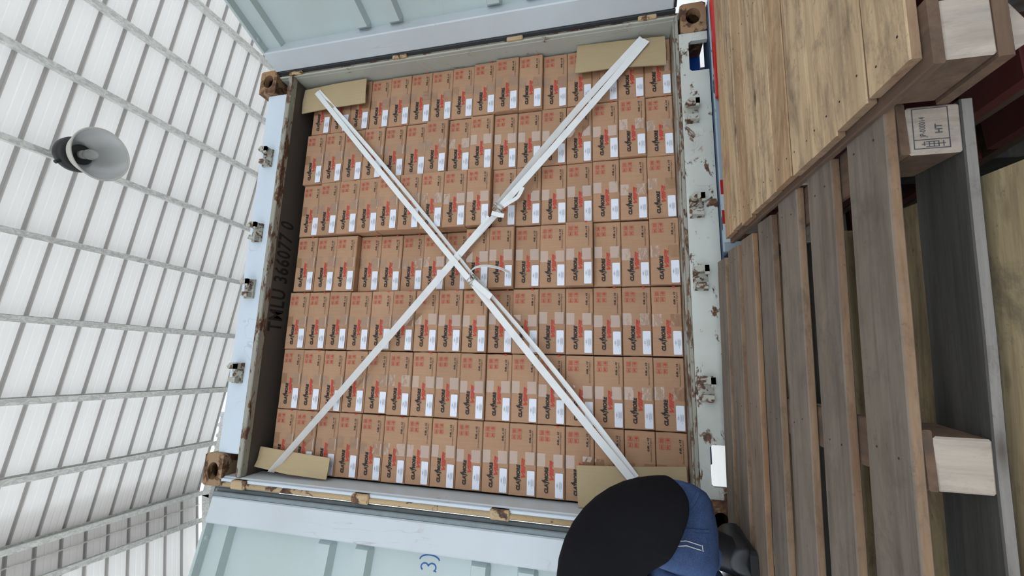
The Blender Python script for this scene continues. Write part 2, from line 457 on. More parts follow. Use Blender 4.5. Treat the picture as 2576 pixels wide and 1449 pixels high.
for x in (-2.72, -3.40, -4.12, -4.85, -5.6, -6.4, -7.2, -8.0):
    purlin(x, ZR + SL_L * (x - XR) - 0.003, slope=SL_L)
# scalloped filler pieces closing the ribs along the ridge
y = Y_END - 0.63
fill = MB()
poly = [(0.0, 0.0)] + [(0.21 * k / 8, -0.020 - 0.016 * math.sin(math.pi * k / 8)) for k in range(9)] + [(0.21, 0.0)]
fill.add([(0, py, pz) for py, pz in poly] + [(0.004, py, pz) for py, pz in poly],
         [tuple(range(11)), tuple(range(21, 10, -1))] + [(i, i + 11, (i + 1) % 11 + 11, (i + 1) % 11) for i in range(11)])
fm = fill.mesh('ridge_filler', M['galv'])
for k in range(28):
    link('ridge_filler', fm, ceiling, (XR - 0.13, Y_END - 0.2 - 0.21 * k, ZR - 0.03))
rc = MB()
rc.prism([(XR - 0.35, ZR - 0.02), (XR, ZR + 0.06), (XR + 0.35, ZR + 0.015), (XR + 0.35, ZR + 0.025), (XR, ZR + 0.07), (XR - 0.35, ZR - 0.01)], Y_START, Y_END + 0.05)
rc.build('ridge_cap', M['roof'], ceiling)
# end gable: rafter, post and a strip of grey ribbed cladding
gable = tag(empty('wall_end'), 'grey ribbed gable cladding at the far end of the shed', 'wall', kind='structure')
rf = MB()
for x1, sl in ((8.4, SL_R), (-9.0, SL_L)):
    a = math.atan(sl); L = abs(x1 - XR) / math.cos(a)
    mt = Matrix.Translation((XR, Y_END, ZR - 0.09)) @ Matrix.Rotation(-a, 4, 'Y')
    s = 1 if x1 > XR else -1
    rf.box(0 if s > 0 else -L, L if s > 0 else 0, -0.03, 0.03, -0.12, 0, mt)
rf.build('gable_rafter', M['galv'], gable)
for k in range(30):
    x = -8.6 + k * 0.56
    zt = ZR + (SL_R if x > XR else SL_L) * (x - XR) - 0.01
    mb = MB(); prof = []
    for j in range(4):
        u = j * 0.14; prof += [(u, 0), (u + 0.07, 0), (u + 0.085, -0.03), (u + 0.12, -0.03), (u + 0.135, 0)]
    prof.append((0.56, 0))
    mb.loft([[(x + u, Y_END + 0.08 + w, zt - 1.2) for u, w in prof], [(x + u, Y_END + 0.08 + w, zt) for u, w in prof]], closed=False)
    mb.build('gable_sheet', M['gable'], gable)
for x in (-2.62, 5.0, -8.3, 8.2):
    post = MB(); post.box(x - 0.04, x + 0.04, Y_END - 0.05, Y_END + 0.05, GROUND, ZR + (SL_R if x > XR else SL_L) * (x - XR) - 0.22)
    if abs(x) > 4.5: post.build('gable_post', M['galv'], gable)
for x in (-8.4, 8.2):
    for yy in (-7.9, -3.0):
        pc = MB(); pc.cbox(x - 0.09, x + 0.09, yy - 0.09, yy + 0.09, GROUND, ZR + (SL_R if x > XR else SL_L) * (x - XR) - 0.1, 0.01)
        pc.build('roof_column', M['galv'], ceiling)

# ------------------------------------------------------------------ high-bay lamp under a purlin
lamp = tag(empty('high_bay_lamp', (1.185, 0.585, 4.86)), 'spun aluminium high-bay lamp with black housing hanging under the white roof', 'lamp')
lamp.rotation_euler = (math.radians(2), math.radians(4), 0)
mb = MB()
prof = [(0.222, 0.0), (0.220, 0.012), (0.205, 0.06), (0.170, 0.14), (0.125, 0.20), (0.092, 0.235), (0.088, 0.25)]
inner = [(r - 0.004, z + 0.001) for r, z in prof]
mb.lathe(inner, 56); refl = mb.build('reflector', M['alu'], lamp, True)
mb = MB(); mb.lathe(prof, 56); mb.build('reflector_shell', M['alu_out'], lamp, True)
mb = MB(); mb.lathe([(0.216, 0.0), (0.226, -0.006), (0.231, 0.0), (0.226, 0.006)], 56, closed=True); mb.build('rim', M['alu_out'], lamp, True)
mb = MB(); mb.lathe([(0.0, 0.235), (0.128, 0.235), (0.150, 0.250), (0.156, 0.285), (0.150, 0.33), (0.128, 0.375), (0.085, 0.41), (0.03, 0.425), (0.0, 0.425)], 40)
hs = mb.build('housing', M['black'], lamp); smooth_by_angle(hs, 50)
mb = MB(); mb.tube([(-0.10, -0.10, 0.28), (-0.135, -0.135, 0.28)], 0.016, 10); mb.build('cable_gland', M['black'], hs)
mb = MB(); mb.lathe([(0, 0.235), (0.036, 0.235), (0.038, 0.20), (0.034, 0.19), (0, 0.19)], 24); mb.build('lamp_socket', M['alu_out'], lamp, True)
mb = MB(); mb.lathe([(0, 0.19), (0.028, 0.185), (0.045, 0.15), (0.047, 0.12), (0.036, 0.085), (0, 0.07)], 28)
def _bulb():
    t = NT('bulb_glass'); t.base(srgb(226, 230, 226)); t.rough(0.08); t.b.inputs['Transmission Weight'].default_value = 0.5; return t.m
mb.build('bulb', _bulb(), lamp, True)
mb = MB(); mb.tube([(0, 0, 0.41), (0, 0, 0.50)], 0.014, 10); mb.build('hanger', M['galv'], lamp)

# ------------------------------------------------------------------ container
cont = tag(empty('shipping_container', (0, 0, 0)), 'open white shipping container with rusty corners filled with cartons', 'container')
HALF = 1.219
def casting(x_out, z0, z1, ysign=1, name='corner_casting'):
    """corner casting: box with an oval hole in its end face, hollow inside"""
    sx = -1 if x_out < 0 else 1
    x0, x1 = (x_out, x_out + 0.162) if sx < 0 else (x_out - 0.162, x_out)
    mb = MB(); d = 0.178; n = 32; cx = (x0 + x1) / 2 + 0.008 * sx; cz = (z0 + z1) / 2
    y0, y1 = (-0.004, d) if ysign > 0 else (6.058 - d, 6.062)
    fy = y0 if ysign > 0 else y1; by = y1 if ysign > 0 else y0
    hole = []; rim = []
    for k in range(n):
        a = 2 * math.pi * (k + 0.5) / n; c, s = math.cos(a), math.sin(a)
        hole.append((cx + 0.044 * c, cz + 0.034 * s))
        m = max(abs(c) / ((x1 - x0) / 2), abs(s) / ((z1 - z0) / 2)); rim.append(((x0 + x1) / 2 + c / m, cz + s / m))
    v = [(x, fy, z) for x, z in rim] + [(x, fy, z) for x, z in hole] + [(x, fy + (0.04 if ysign > 0 else -0.04), z) for x, z in hole]
    f = [(k, (k + 1) % n, (k + 1) % n + n, k + n) for k in range(n)] + [(k + n, (k + 1) % n + n, (k + 1) % n + 2 * n, k + 2 * n) for k in range(n)]
    v += [(x, by, z) for x, z in rim]
    f += [(k, k + 3 * n, (k + 1) % n + 3 * n, (k + 1) % n) for k in range(n)] + [tuple(range(3 * n, 4 * n))]
    mb.add(v, f)
    return mb.build(name, M['rust'], cont)
for sx in (-1, 1):
    for ys in (1, -1):
        casting(sx * HALF, 2.473, 2.591, ys); casting(sx * HALF, 0.0, 0.118, ys)
# header beam
mb = MB(); mb.cbox(-1.057, 1.057, 0.012, 0.10, 2.392, 2.533, 0.006)
header = mb.build('header_beam', M['header_paint'], cont)
mb = MB(); mb.cbox(-1.17, 1.17, 0.004, 0.05, 2.362, 2.394, 0.004); mb.build('header_lip', M['peel'], header)
mb = MB(); mb.box(-1.17, 1.17, 0.05, 0.30, 2.368, 2.40); hp = mb.build('header_plate', M['inside'], header)
mt = Matrix.Translation((-0.40, 0.165, 2.3675)) @ Matrix(((1, 0, 0, 0), (0, -1, 0, 0), (0, 0, -1, 0), (0, 0, 0, 1)))
text_mb('TMLU 366077 0', 0.145, bold=0.003, sx=0.62, mtx=mt, space=1.12).build('stencilled_number', M['ink'], header)
def keeper(x, z, up, parent):
    """cam keeper: two bent lugs on a small plate"""
    mb = MB(); mb.cbox(x - 0.055, x + 0.055, -0.001, 0.014, z - 0.032, z + 0.032, 0.002)
    mb.prism([(x + 0.022, z - 0.03), (x + 0.05, z - 0.03), (x + 0.055, z + 0.012), (x + 0.036, z + 0.03), (x + 0.022, z + 0.018)], -0.045, 0.0)
    mb.prism([(x - 0.05, z - 0.024), (x - 0.022, z - 0.024), (x - 0.022, z + 0.02), (x - 0.045, z + 0.024)], -0.034, 0.0)
    mb.box(x + 0.010, x + 0.05, -0.045, -0.032, z - 0.03, z - 0.012)
    return mb.build('cam_keeper', M['keeper'], parent)
for x in (0.63, 0.163, -0.168, -0.636): keeper(x, 2.466, 1, header)
# sill
nt = [(-1.057, 0.0), (-1.012, 0.0), (-1.012, 0.075), (-1.002, 0.086), (-0.86, 0.086), (-0.85, 0.075), (-0.85, 0.0)]
poly = nt + [(-x, z) for x, z in reversed(nt)] + [(1.057, 0.128), (-1.057, 0.128)]
mb = MB(); mb.prism(poly, 0.0, 0.024)
sill = mb.build('sill_beam', M['sill_paint'], cont)
mb = MB(); mb.cbox(-0.84, 0.84, 0.03, 0.12, 0.0, 0.125, 0.004); mb.build('sill_core', M['inside'], sill)
mb = MB(); mb.cbox(-1.17, 1.17, 0.004, 0.036, 0.128, 0.143, 0.003); mb.build('sill_lip', M['peel'], sill)
mb = MB(); mb.cbox(-1.17, 1.17, 0.036, 0.125, 0.132, 0.149, 0.003); mb.build('threshold', M['peel'], sill)
for x in (0.63, 0.169, -0.16, -0.63): keeper(x, 0.088, -1, sill)
# corner posts with hinge lugs and pins
for sx in (-1, 1):
    xi, xo = 1.170, 1.213; rt = sx > 0
    def xs_(a, b): return sorted((sx * a, sx * b))
    y0 = 0.034 if rt else 0.012
    mb = MB(); x0, x1 = xs_(xi, xo); mb.cbox(x0, x1, y0, 0.17, 0.118, 2.473, 0.004)
    post = mb.build('corner_post', M['post_paint'] if rt else M['white_paint'], cont)
    mb = MB(); x0, x1 = xs_(1.171, 1.182) if rt else xs_(1.176, 1.192); mb.cbox(x0, x1, y0 - 0.020, y0 + 0.002, 0.125, 2.468, 0.003)
    mb.build('post_flange', M['post_paint'] if rt else M['header_paint'], post)
    mb = MB(); xr, yr, rr_ = (1.189, 0.026, 0.008) if rt else (1.203, -0.004, 0.013)
    mb.tube([(sx * xr, yr, 0.13), (sx * xr, yr, 2.46)], rr_, 12); mb.build('hinge_rod', M['rust_dusty'] if rt else M['rust_light'], post, True)
    for z in (2.345, 1.64, 0.955, 0.27):
        mb = MB(); x0, x1 = xs_(1.174, 1.197) if rt else xs_(1.176, 1.219); mb.cbox(x0, x1, y0 - 0.036, y0, z - 0.045, z + 0.045, 0.005)
        mb.build('hinge_lug', M['rust_light'], post)
# shell
for sx in (-1, 1):
    prof = []; yy = 0.17
    while yy < 6.0:
        prof += [(yy, 0), (yy + 0.07, 0), (yy + 0.14, 0.034), (yy + 0.21, 0.034)]; yy += 0.278
    prof.append((6.04, 0))
    mb = MB(); mb.loft([[(sx * (1.176 + w), yv, 0.118) for yv, w in prof], [(sx * (1.176 + w), yv, 2.50) for yv, w in prof]], closed=False)
    mb.build('side_wall', M['inside'], cont)
    mb = MB(); xs = sorted((sx * 1.15, sx * 1.213)); mb.box(xs[0], xs[1], 0.178, 5.88, 2.50, 2.56); mb.box(xs[0], xs[1], 0.178, 5.88, 0.01, 0.13)
    mb.build('side_rail', M['white_paint'], cont)
mb = MB(); mb.box(-1.16, 1.16, 0.10, 6.04, 2.532, 2.55); mb.build('roof_panel', M['inside'], cont)
mb = MB(); mb.box(-1.17, 1.17, 6.0, 6.04, 0.0, 2.54); mb.build('end_panel', M['inside'], cont)
mb = MB(); mb.box(-1.17, 1.17, 0.126, 6.0, 0.118, 0.149); mb.build('floor_deck', M['ply'], cont)
mb = MB()
for k in range(20): mb.box(-1.15, 1.15, 0.45 + k * 0.28, 0.50 + k * 0.28, 0.02, 0.118)
mb.build('cross_members', M['inside'], cont)

# ------------------------------------------------------------------ door leaves
def door_leaf(sx, hinge, direction, label):
    """leaf local frame: u along the leaf from the hinge, n towards the inside face, z up"""
    u = Vector((direction[0], direction[1], 0)).normalized()
    n = Vector((u.y, -u.x, 0)) * (1 if sx > 0 else -1)         # inner face normal, towards the viewer
    if n.dot(Vector((-0.55, -1.95, 0)) - Vector((hinge[0], hinge[1], 0))) < 0: n = -n
    mt = Matrix(((u.x, n.x, 0, hinge[0]), (u.y, n.y, 0, hinge[1]), (0, 0, 1, 0), (0, 0, 0, 1)))
    root = empty('container_door'); root.parent = cont
    zb, zt, Wd = 0.145, 2.487, 1.165
    def part(name, mbx, mat, par=root): return mbx.build(name, mat, par)
    mb = MB(); mb.cbox(0.0, 0.122, -0.098, 0.0, zb, zt, 0.006, mt); part('hinge_stile', mb, M['stile'])
    mb = MB(); mb.cbox(Wd - 0.11, Wd, -0.098, 0.0, zb, zt, 0.006, mt); part('outer_stile', mb, M['stile'])
    # panel: section through z, two steps at top and bottom and two pairs of ribs standing proud
    sec = [(zt, -0.002), (zt - 0.008, -0.002), (zt - 0.014, -0.005), (zt - 0.022, -0.044), (zt - 0.115, -0.044), (zt - 0.127, -0.084)]
    for zc in (1.80, 1.60, 1.03, 0.82):
        sec += [(zc + 0.058, -0.084), (zc + 0.044, -0.044), (zc - 0.020, -0.044), (zc - 0.034, -0.084)]
    sec += [(zb + 0.127, -0.084), (zb + 0.115, -0.044), (zb + 0.022, -0.044), (zb + 0.014, -0.005), (zb, -0.002)]
    rings = []
    for uu in (0.122, 0.150, Wd - 0.138, Wd - 0.11):
        flat = uu in (0.122, Wd - 0.11)
        rings.append([mt @ Vector((uu, (w if not flat or not (0.4 < z < 2.2) else -0.084), z)) for z, w in sec])
    mb = MB(); mb.loft(rings, closed=False)
    rings2 = [[mt @ Vector((uu, -0.098, z)) for z in (zt, zb)] for uu in (0.122, Wd - 0.11)]
    mb.loft(rings2, closed=False)
    pn = part('door_panel', mb, M['door'])
    for uu, zz in [(0.19 + 0.26 * k, zt - 0.0185) for k in range(4)]:
        mb = MB(); mb.lathe([(0, 0.004), (0.009, 0.003), (0.011, 0)], 12, mt @ Matrix.Translation((uu, -0.026, zz)) @ Matrix.Rotation(math.radians(-168), 4, 'X'))
        mb.build('rivet', M['door'], root)
    # rubber gasket: two lips along the hinge edge, top and bottom
    if sx < 0:
        mb = MB(); mb.cbox(-0.022, 0.0, -0.045, -0.006, zb - 0.01, zt + 0.008, 0.004, mt); mb.build('gasket', M['rubber'], root)
        mb = MB(); mb.cbox(-0.0405, -0.020, -0.050, -0.028, zb - 0.01, zt + 0.010, 0.004, mt); mb.build('gasket_fin', M['rubber_mid'], root)
    else:
        mb = MB(); mb.cbox(-0.030, 0.0, -0.018, 0.003, zb - 0.01, zt + 0.006, 0.004, mt); mb.build('gasket', M['rubber_dark'], root)
    mb = MB(); mb.cbox(0.0, Wd, -0.05, -0.01, zb - 0.014, zb, 0.003, mt); mb.build('bottom_gasket', M['rubber_dark'], root)
    for z in (2.345, 1.64, 0.955, 0.27):
        mb = MB(); mb.cbox(-0.03, 0.06, -0.116, -0.098, z - 0.035, z + 0.035, 0.003, mt); mb.build('hinge_blade', M['rust_light'], root)
    for uu in (0.35, 0.85):
        mb = MB(); mb.tube([mt @ Vector((uu, -0.126, zb - 0.03)), mt @ Vector((uu, -0.126, zt + 0.03))], 0.017, 12)
        lr = mb.build('lock_rod', M['galv'], root, True)
        for z in (0.5, 1.3, 2.1):
            mb = MB(); mb.cbox(uu - 0.04, uu + 0.04, -0.137, -0.098, z - 0.03, z + 0.03, 0.004, mt); mb.build('rod_bracket', M['keeper'], root)
    root['label'] = label
    return root, mt
doorR, mR = door_leaf(1, (1.203, 0.0), (0.347, -0.938), 'open door leaf flaring outward at the top of the picture')
doorL, mL = door_leaf(-1, (-1.258, -0.03), (-0.98, -0.20), 'open door leaf with handwritten blue marks at the bottom of the picture')
mb = MB()
def stroke(pts, w=0.006):
    P = [mL @ Vector((a, -0.0832, b)) for a, b in pts]
    nrm = (mL.to_3x3() @ Vector((0, 1, 0)))
    mb.ribbon(P, [nrm.cross((P[min(i + 1, len(P) - 1)] - P[max(0, i - 1)]).normalized()) for i in range(len(P))], w, 0.0006)
def arc(cx, cy, rx, ry, a0, a1, n=10): return [(cx + rx * math.cos(math.radians(a0 + (a1 - a0) * k / n)), cy + ry * math.sin(math.radians(a0 + (a1 - a0) * k / n))) for k in range(n + 1)]
# leaf u grows away from the hinge, so writing that reads towards the hinge runs backwards in u
stroke([(0.132 + a, b) for a, b in arc(0.03, 1.285, -0.022, 0.048, 90, -80)])
for off in (0.058, 0.112):
    stroke([(0.11 + off + a, b) for a, b in arc(0.02, 1.305, -0.014, 0.018, 150, -70)] )
    stroke([(0.11 + off + a, b) for a, b in arc(0.02, 1.270, -0.016, 0.019, 80, -150)])
stroke([(0.203, 1.252), (0.199, 1.250)], 0.008)
stroke([(0.25 + a, b) for a, b in arc(0.02, 1.28, -0.016, 0.03, 0, 330)])
mb.build('marker_writing', M['marker'], doorL)

# ------------------------------------------------------------------ cartons: seven columns of sixteen
BW_, BH, BD = 0.3321, 0.1347, 0.24
def carton_mesh(seed):
    rr = random.Random(seed); nx, nz = 8, 5; w, h = BW_ - 0.004, BH - 0.0025
    mb = MB(); c = 0.0035
    def fpt(i, j):
        u, v = i / nx, j / nz; x = -w / 2 + w * u; z = h * v
        e = min(u, 1 - u, v, 1 - v); y = -0.0035 * math.sin(math.pi * u) * math.sin(math.pi * v)
        x2 = min(max(x, -w / 2 + c), w / 2 - c); z2 = min(max(z, c), h - c)
        return (x2, y + rr.uniform(-0.0006, 0.0006) * (1 if e > 0 else 0), z2)
    grid = [fpt(i, j) for j in range(nz + 1) for i in range(nx + 1)]; st = nx + 1
    f = [(j * st + i, j * st + i + 1, (j + 1) * st + i + 1, (j + 1) * st + i) for j in range(nz) for i in range(nx)]
    ring = [i for i in range(nx + 1)] + [j * st + nx for j in range(1, nz + 1)] + [nz * st + i for i in range(nx - 1, -1, -1)] + [j * st for j in range(nz - 1, 0, -1)]
    v = list(grid); base = len(v); m = len(ring)
    for yv, gr in ((c, 1), (BD, 1)):
        for q in ring:
            x, _, z = grid[q]
            x = (-w / 2 if x <= -w / 2 + c else w / 2 if x >= w / 2 - c else x); z = (0 if z <= c else h if z >= h - c else z)
            dent = rr.uniform(0, 0.0018)
            v.append((x - math.copysign(dent, x) if abs(x) > w / 2 - 0.001 else x, yv, z))
    f += [(ring[k], base + k, base + (k + 1) % m, ring[(k + 1) % m]) for k in range(m)]
    f += [(base + k, base + m + k, base + m + (k + 1) % m, base + (k + 1) % m) for k in range(m)]
    f.append(tuple(base + m + k for k in range(m)))
    mb.add(v, f)
    return mb.mesh('carton', M['carton'])
carton_meshes = [carton_mesh(s) for s in range(6)]
YP = -0.0048                                            # print sits just off the board
def P(s_, t_): return (-BW_ / 2 + BW_ * s_, BH * (1 - t_))
FACE = Matrix(((1, 0, 0, 0), (0, 0, -1, YP), (0, 1, 0, 0), (0, 0, 0, 1)))      # (x, y) drawing -> front face
def fm_(s_, t_, rot=0): x, z = P(s_, t_); return Matrix.Translation((x, 0, z)) @ FACE @ Matrix.Rotation(rot, 4, 'Z')
def fit(mb, s0, t0, s1, t1):
    """stretch a drawing to fill the given box of the carton face"""
    xs = [p[0] for p in mb.v]; zs = [p[2] for p in mb.v]; xa, za = P(s0, t1); xb, zb = P(s1, t0)
    lx, hx, lz, hz = min(xs), max(xs), min(zs), max(zs)
    mb.v = [(xa + (p[0] - lx) / (hx - lx) * (xb - xa), YP, za + (p[2] - lz) / (hz - lz) * (zb - za)) for p in mb.v]
    return mb
# black print
mb = fit(text_mb('CLAYMORE', 0.0225, shear=0.16, bold=0.0014, mtx=FACE, space=1.08), 0.085, 0.300, 0.432, 0.438)
yx, yz = P(0.208, 0.482)
mb.add([(yx, YP, yz), (yx + 0.004, YP, yz), (yx + 0.0085, YP, yz + 0.0075), (yx + 0.0045, YP, yz + 0.0075)], [(0, 1, 2, 3)])
fx, fz = P(0.224, 0.308)
mb.add([(fx, YP, fz), (fx + 0.0005, YP, fz + 0.006), (fx + 0.006, YP, fz + 0.010), (fx + 0.0065, YP, fz + 0.016), (fx + 0.011, YP, fz + 0.010), (fx + 0.010, YP, fz + 0.003), (fx + 0.006, YP, fz - 0.0015)], [(0, 6, 5, 4, 3, 2, 1)])
brand_mesh = mb.mesh('brand_print', M['ink'])
volume_mesh = fit(text_mb('0.8L x 12', 0.0130, shear=0.2, bold=0.00045, mtx=FACE), 0.735, 0.735, 0.912, 0.80).mesh('volume_print', M['ink'])
formula_mesh = fit(text_mb('Formulation of England', 0.0085, shear=0.2, mtx=FACE), 0.61, 0.83, 0.907, 0.885).mesh('origin_print', M['ink'])
# red print
mb = fit(text_mb('VIIF', 0.0265, shear=0.34, bold=0.0011, mtx=FACE), 0.258, 0.478, 0.470, 0.622)
for k in range(5):
    x, z = P(0.470 + 0.011 * k, 0.480)
    mb.add([(x, YP, z), (x + 0.0026, YP, z), (x - 0.0022, YP, z - 0.0105), (x - 0.0048, YP, z - 0.0105)], [(0, 1, 2, 3)])
name_mesh = mb.mesh('name_print', M['red_ink'])
oil = fit(text_mb('OIL', 0.0085, shear=0.2, bold=0.0003, mtx=FACE), 0.440, 0.572, 0.512, 0.622)
x, z = P(0.522, 0.622); oil.add([(x, YP, z), (x + 0.0026, YP, z), (x + 0.0026, YP, z + 0.0026), (x, YP, z + 0.0026)], [(0, 1, 2, 3)])
oil_mesh = oil.mesh('oil_print', M['red_ink'])
# four handling marks, drawn with their tops towards the carton's true top
def icon(s_, t_, kind):
    cx, cz = P(s_, t_); a = 0.0115
    def q(pts):
        # drawing (x right, y up) in the mark's own frame; the mark's up is the carton face's +x
        v = [(cx + py * a, YP, cz - px * a) for px, py in pts]; mb.add(v, [tuple(range(len(v)))])
    bd = 0.9; w = 0.09
    for p0, p1 in (((-bd, -bd), (bd, -bd + w)), ((-bd, bd - w), (bd, bd)), ((-bd, -bd), (-bd + w, bd)), ((bd - w, -bd), (bd, bd))):
        q([(p0[0], p0[1]), (p1[0], p0[1]), (p1[0], p1[1]), (p0[0], p1[1])])
    if kind == 0:
        q([(-0.6, -0.65), (0.6, -0.65), (0.6, -0.5), (-0.6, -0.5)])
        for ox in (-0.3, 0.3):
            q([(ox - 0.12, -0.4), (ox + 0.12, -0.4), (ox + 0.12, 0.25), (ox - 0.12, 0.25)]); q([(ox - 0.26, 0.25), (ox + 0.26, 0.25), (ox, 0.7)])
    elif kind == 1:
        q([(0.62 * math.cos(math.pi * k / 10), 0.62 * math.sin(math.pi * k / 10) + 0.0) for k in range(11)])
        q([(-0.05, -0.6), (0.05, -0.6), (0.05, 0.0), (-0.05, 0.0)]); q([(0.05, -0.6), (0.3, -0.6), (0.3, -0.5), (0.05, -0.5)])
    elif kind == 2:
        q([(-0.6, -0.6), (-0.45, -0.6), (0.6, 0.6), (0.45, 0.6)]); q([(0.45, -0.6), (0.6, -0.6), (-0.45, 0.6), (-0.6, 0.6)])
        q([(-0.08, -0.6), (0.08, -0.6), (0.08, 0.6), (-0.08, 0.6)]); q([(-0.3, -0.65), (0.3, -0.65), (0.3, -0.52), (-0.3, -0.52)])
    else:
        q([(-0.45, -0.65), (-0.15, -0.65), (-0.15, 0.65), (-0.45, 0.65)]); q([(-0.15, -0.1), (0.35, 0.65), (0.6, 0.65), (0.05, 0.0)])
        q([(-0.05, 0.05), (0.6, -0.65), (0.3, -0.65), (-0.15, -0.1)])
mark_meshes = []
for k, (a_, b_) in enumerate(((0.89, 0.185), (0.89, 0.39), (0.805, 0.185), (0.805, 0.39))):
    mb = MB(); icon(a_, b_, k); mark_meshes.append(mb.mesh('handling_mark', M['red_ink']))
# white sticker with fine print
mb = MB(); x0, z0 = P(0.03, 0.955); x1, z1 = P(0.355, 0.685)
ls = []
for cx, cz, a0 in ((x1 - .004, z1 - .004, 0), (x0 + .004, z1 - .004, 90), (x0 + .004, z0 + .004, 180), (x1 - .004, z0 + .004, 270)):
    ls += [(cx + .004 * math.cos(math.radians(a0 + 30 * k)), cz + .004 * math.sin(math.radians(a0 + 30 * k))) for k in range(4)]
mb.prism(ls, YP - 0.0004, YP + 0.0004); label_mesh = mb.mesh('address_label', M['label'])
mb = MB(); yl = YP - 0.0007
def bar(xa, xb, za, zb): mb.add([(xa, yl, za), (xb, yl, za), (xb, yl, zb), (xa, yl, zb)], [(0, 1, 2, 3)])
mx, mz = (x0 + x1) / 2, z1 - 0.010
for sgn in (-1, 1):
    for s2 in (-1, 1):
        mb.add([(mx + s2 * 0.015, yl, mz), (mx + s2 * 0.0138, yl, mz), (mx, yl, mz + sgn * 0.0046), (mx, yl, mz + sgn * 0.0053)], [(0, 1, 2, 3)])
bar(mx - 0.007, mx + 0.007, mz - 0.0012, mz + 0.0012)
for k, ln in enumerate((0.017, 0.013, 0.019, 0.012, 0.016)): bar(mx - ln, mx + ln, mz - 0.0095 - k * 0.0032, mz - 0.0083 - k * 0.0032)
bar(mx - 0.024, mx - 0.021, mz - 0.0160, mz - 0.0140)
finep_mesh = mb.mesh('label_print', M['grey_ink'])
# clear tape: short tongues coming over the upper and lower edge
def tape_mesh(upper, seed):
    rr = random.Random(seed); mb = MB(); s0, s1 = 0.425, 0.60; n = 6
    t0, t1 = (0.0, 0.34) if upper else (0.62, 1.0)
    ring = []
    for j, tt in enumerate([t0 + (t1 - t0) * k / 5 for k in range(6)]):
        row = []
        for i in range(n + 1):
            s_ = s0 + (s1 - s0) * i / n; x, z = P(s_, tt)
            if (upper and j == 5) or (not upper and j == 0): z += 0.0016 * (i % 2)
            row.append((x, YP - 0.0012 - rr.uniform(0, 0.0006), z))
        ring.append(row)
    edge = 0 if upper else 5
    back = [(x, 0.02, z + (0.0015 if upper else -0.0015)) for x, y_, z in ring[edge]]
    front = [(x, y_ + 0.003, z + (0.0012 if upper else -0.0012)) for x, y_, z in ring[edge]]
    rows = [back, front] + ring if upper else ring + [front, back]
    mb.loft(rows, closed=False)
    return mb.mesh('packing_tape', M['tape'], True)
tapes = [(tape_mesh(True, s), tape_mesh(False, s + 50)) for s in range(5)]
mb = MB(); x, z = P(0.975, 0.80); mb.add([(x, YP + 0.0005, z), (x + 0.007, YP + 0.0005, z), (x + 0.007, YP + 0.0005, z + 0.012), (x, YP + 0.0005, z + 0.012)], [(0, 1, 2, 3)])
redtab_mesh = mb.mesh('red_corner_print', M['red_ink'])

ORD = ['first', 'second', 'third', 'fourth', 'fifth', 'sixth', 'seventh', 'eighth', 'ninth', 'tenth', 'eleventh', 'twelfth', 'thirteenth', 'fourteenth', 'fifteenth', 'sixteenth']
ROWN = ['top', 'second', 'third', 'fourth', 'fifth', 'sixth', 'bottom']
# how far single cartons stand out of (-) or back from (+) the stack front; key = (picture row from top, place from the left)
shift = {}
for k in range(4, 9): shift[(2, k)] = -0.040
for k in (1, 2, 3): shift[(2, k)] = -0.022
for k in range(3, 10): shift[(3, k)] = 0.040
for k in (0, 1, 2, 3, 4): shift[(1, k)] = -0.012
shift.update({(1, 6): -0.02, (1, 8): -0.02, (0, 8): -0.012, (0, 9): -0.03, (0, 10): -0.02, (1, 14): -0.02, (1, 13): -0.008, (2, 15): -0.006,
              (3, 11): -0.018, (3, 12): -0.045, (3, 13): -0.01, (3, 9): -0.03, (3, 8): -0.02, (3, 15): -0.025, (4, 9): 0.02, (5, 9): 0.012})
for pr in range(7):
    c = 6 - pr
    colx = R.uniform(-0.002, 0.002); colh = BH * (1 + R.uniform(-0.006, 0.005))
    for k in range(16):
        lay = 15 - k
        x = (c - 3) * BW_ + colx + R.uniform(-0.0015, 0.0015)
        z = 0.150 + lay * colh
        yv = 0.139 + shift.get((pr, k), 0.0) + R.uniform(-0.003, 0.005)
        o = link('carton', carton_meshes[R.randrange(6)], None, (x, yv, z))
        tag(o, 'brown printed carton, %s from the left in the %s picture row of cartons' % (ORD[k], ROWN[pr]), 'carton', 'oil cartons stacked in the container')
        for nm, me in (('brand_print', brand_mesh), ('volume_print', volume_mesh), ('origin_print', formula_mesh), ('name_print', name_mesh), ('oil_print', oil_mesh)): link(nm, me, o)
        for me in mark_meshes: link('handling_mark', me, o)
        lb = link('address_label', label_mesh, o, (R.uniform(-0.002, 0.002), 0, R.uniform(-0.001, 0.001)))
        link('label_print', finep_mesh, lb)
        ta, tb = tapes[R.randrange(5)]; ds = R.uniform(-0.012, 0.012)
        link('packing_tape', ta, o, (ds, 0, 0)); link('packing_tape', tb, o, (ds, 0, 0))
        if R.random() < 0.35: link('red_corner_print', redtab_mesh, o)

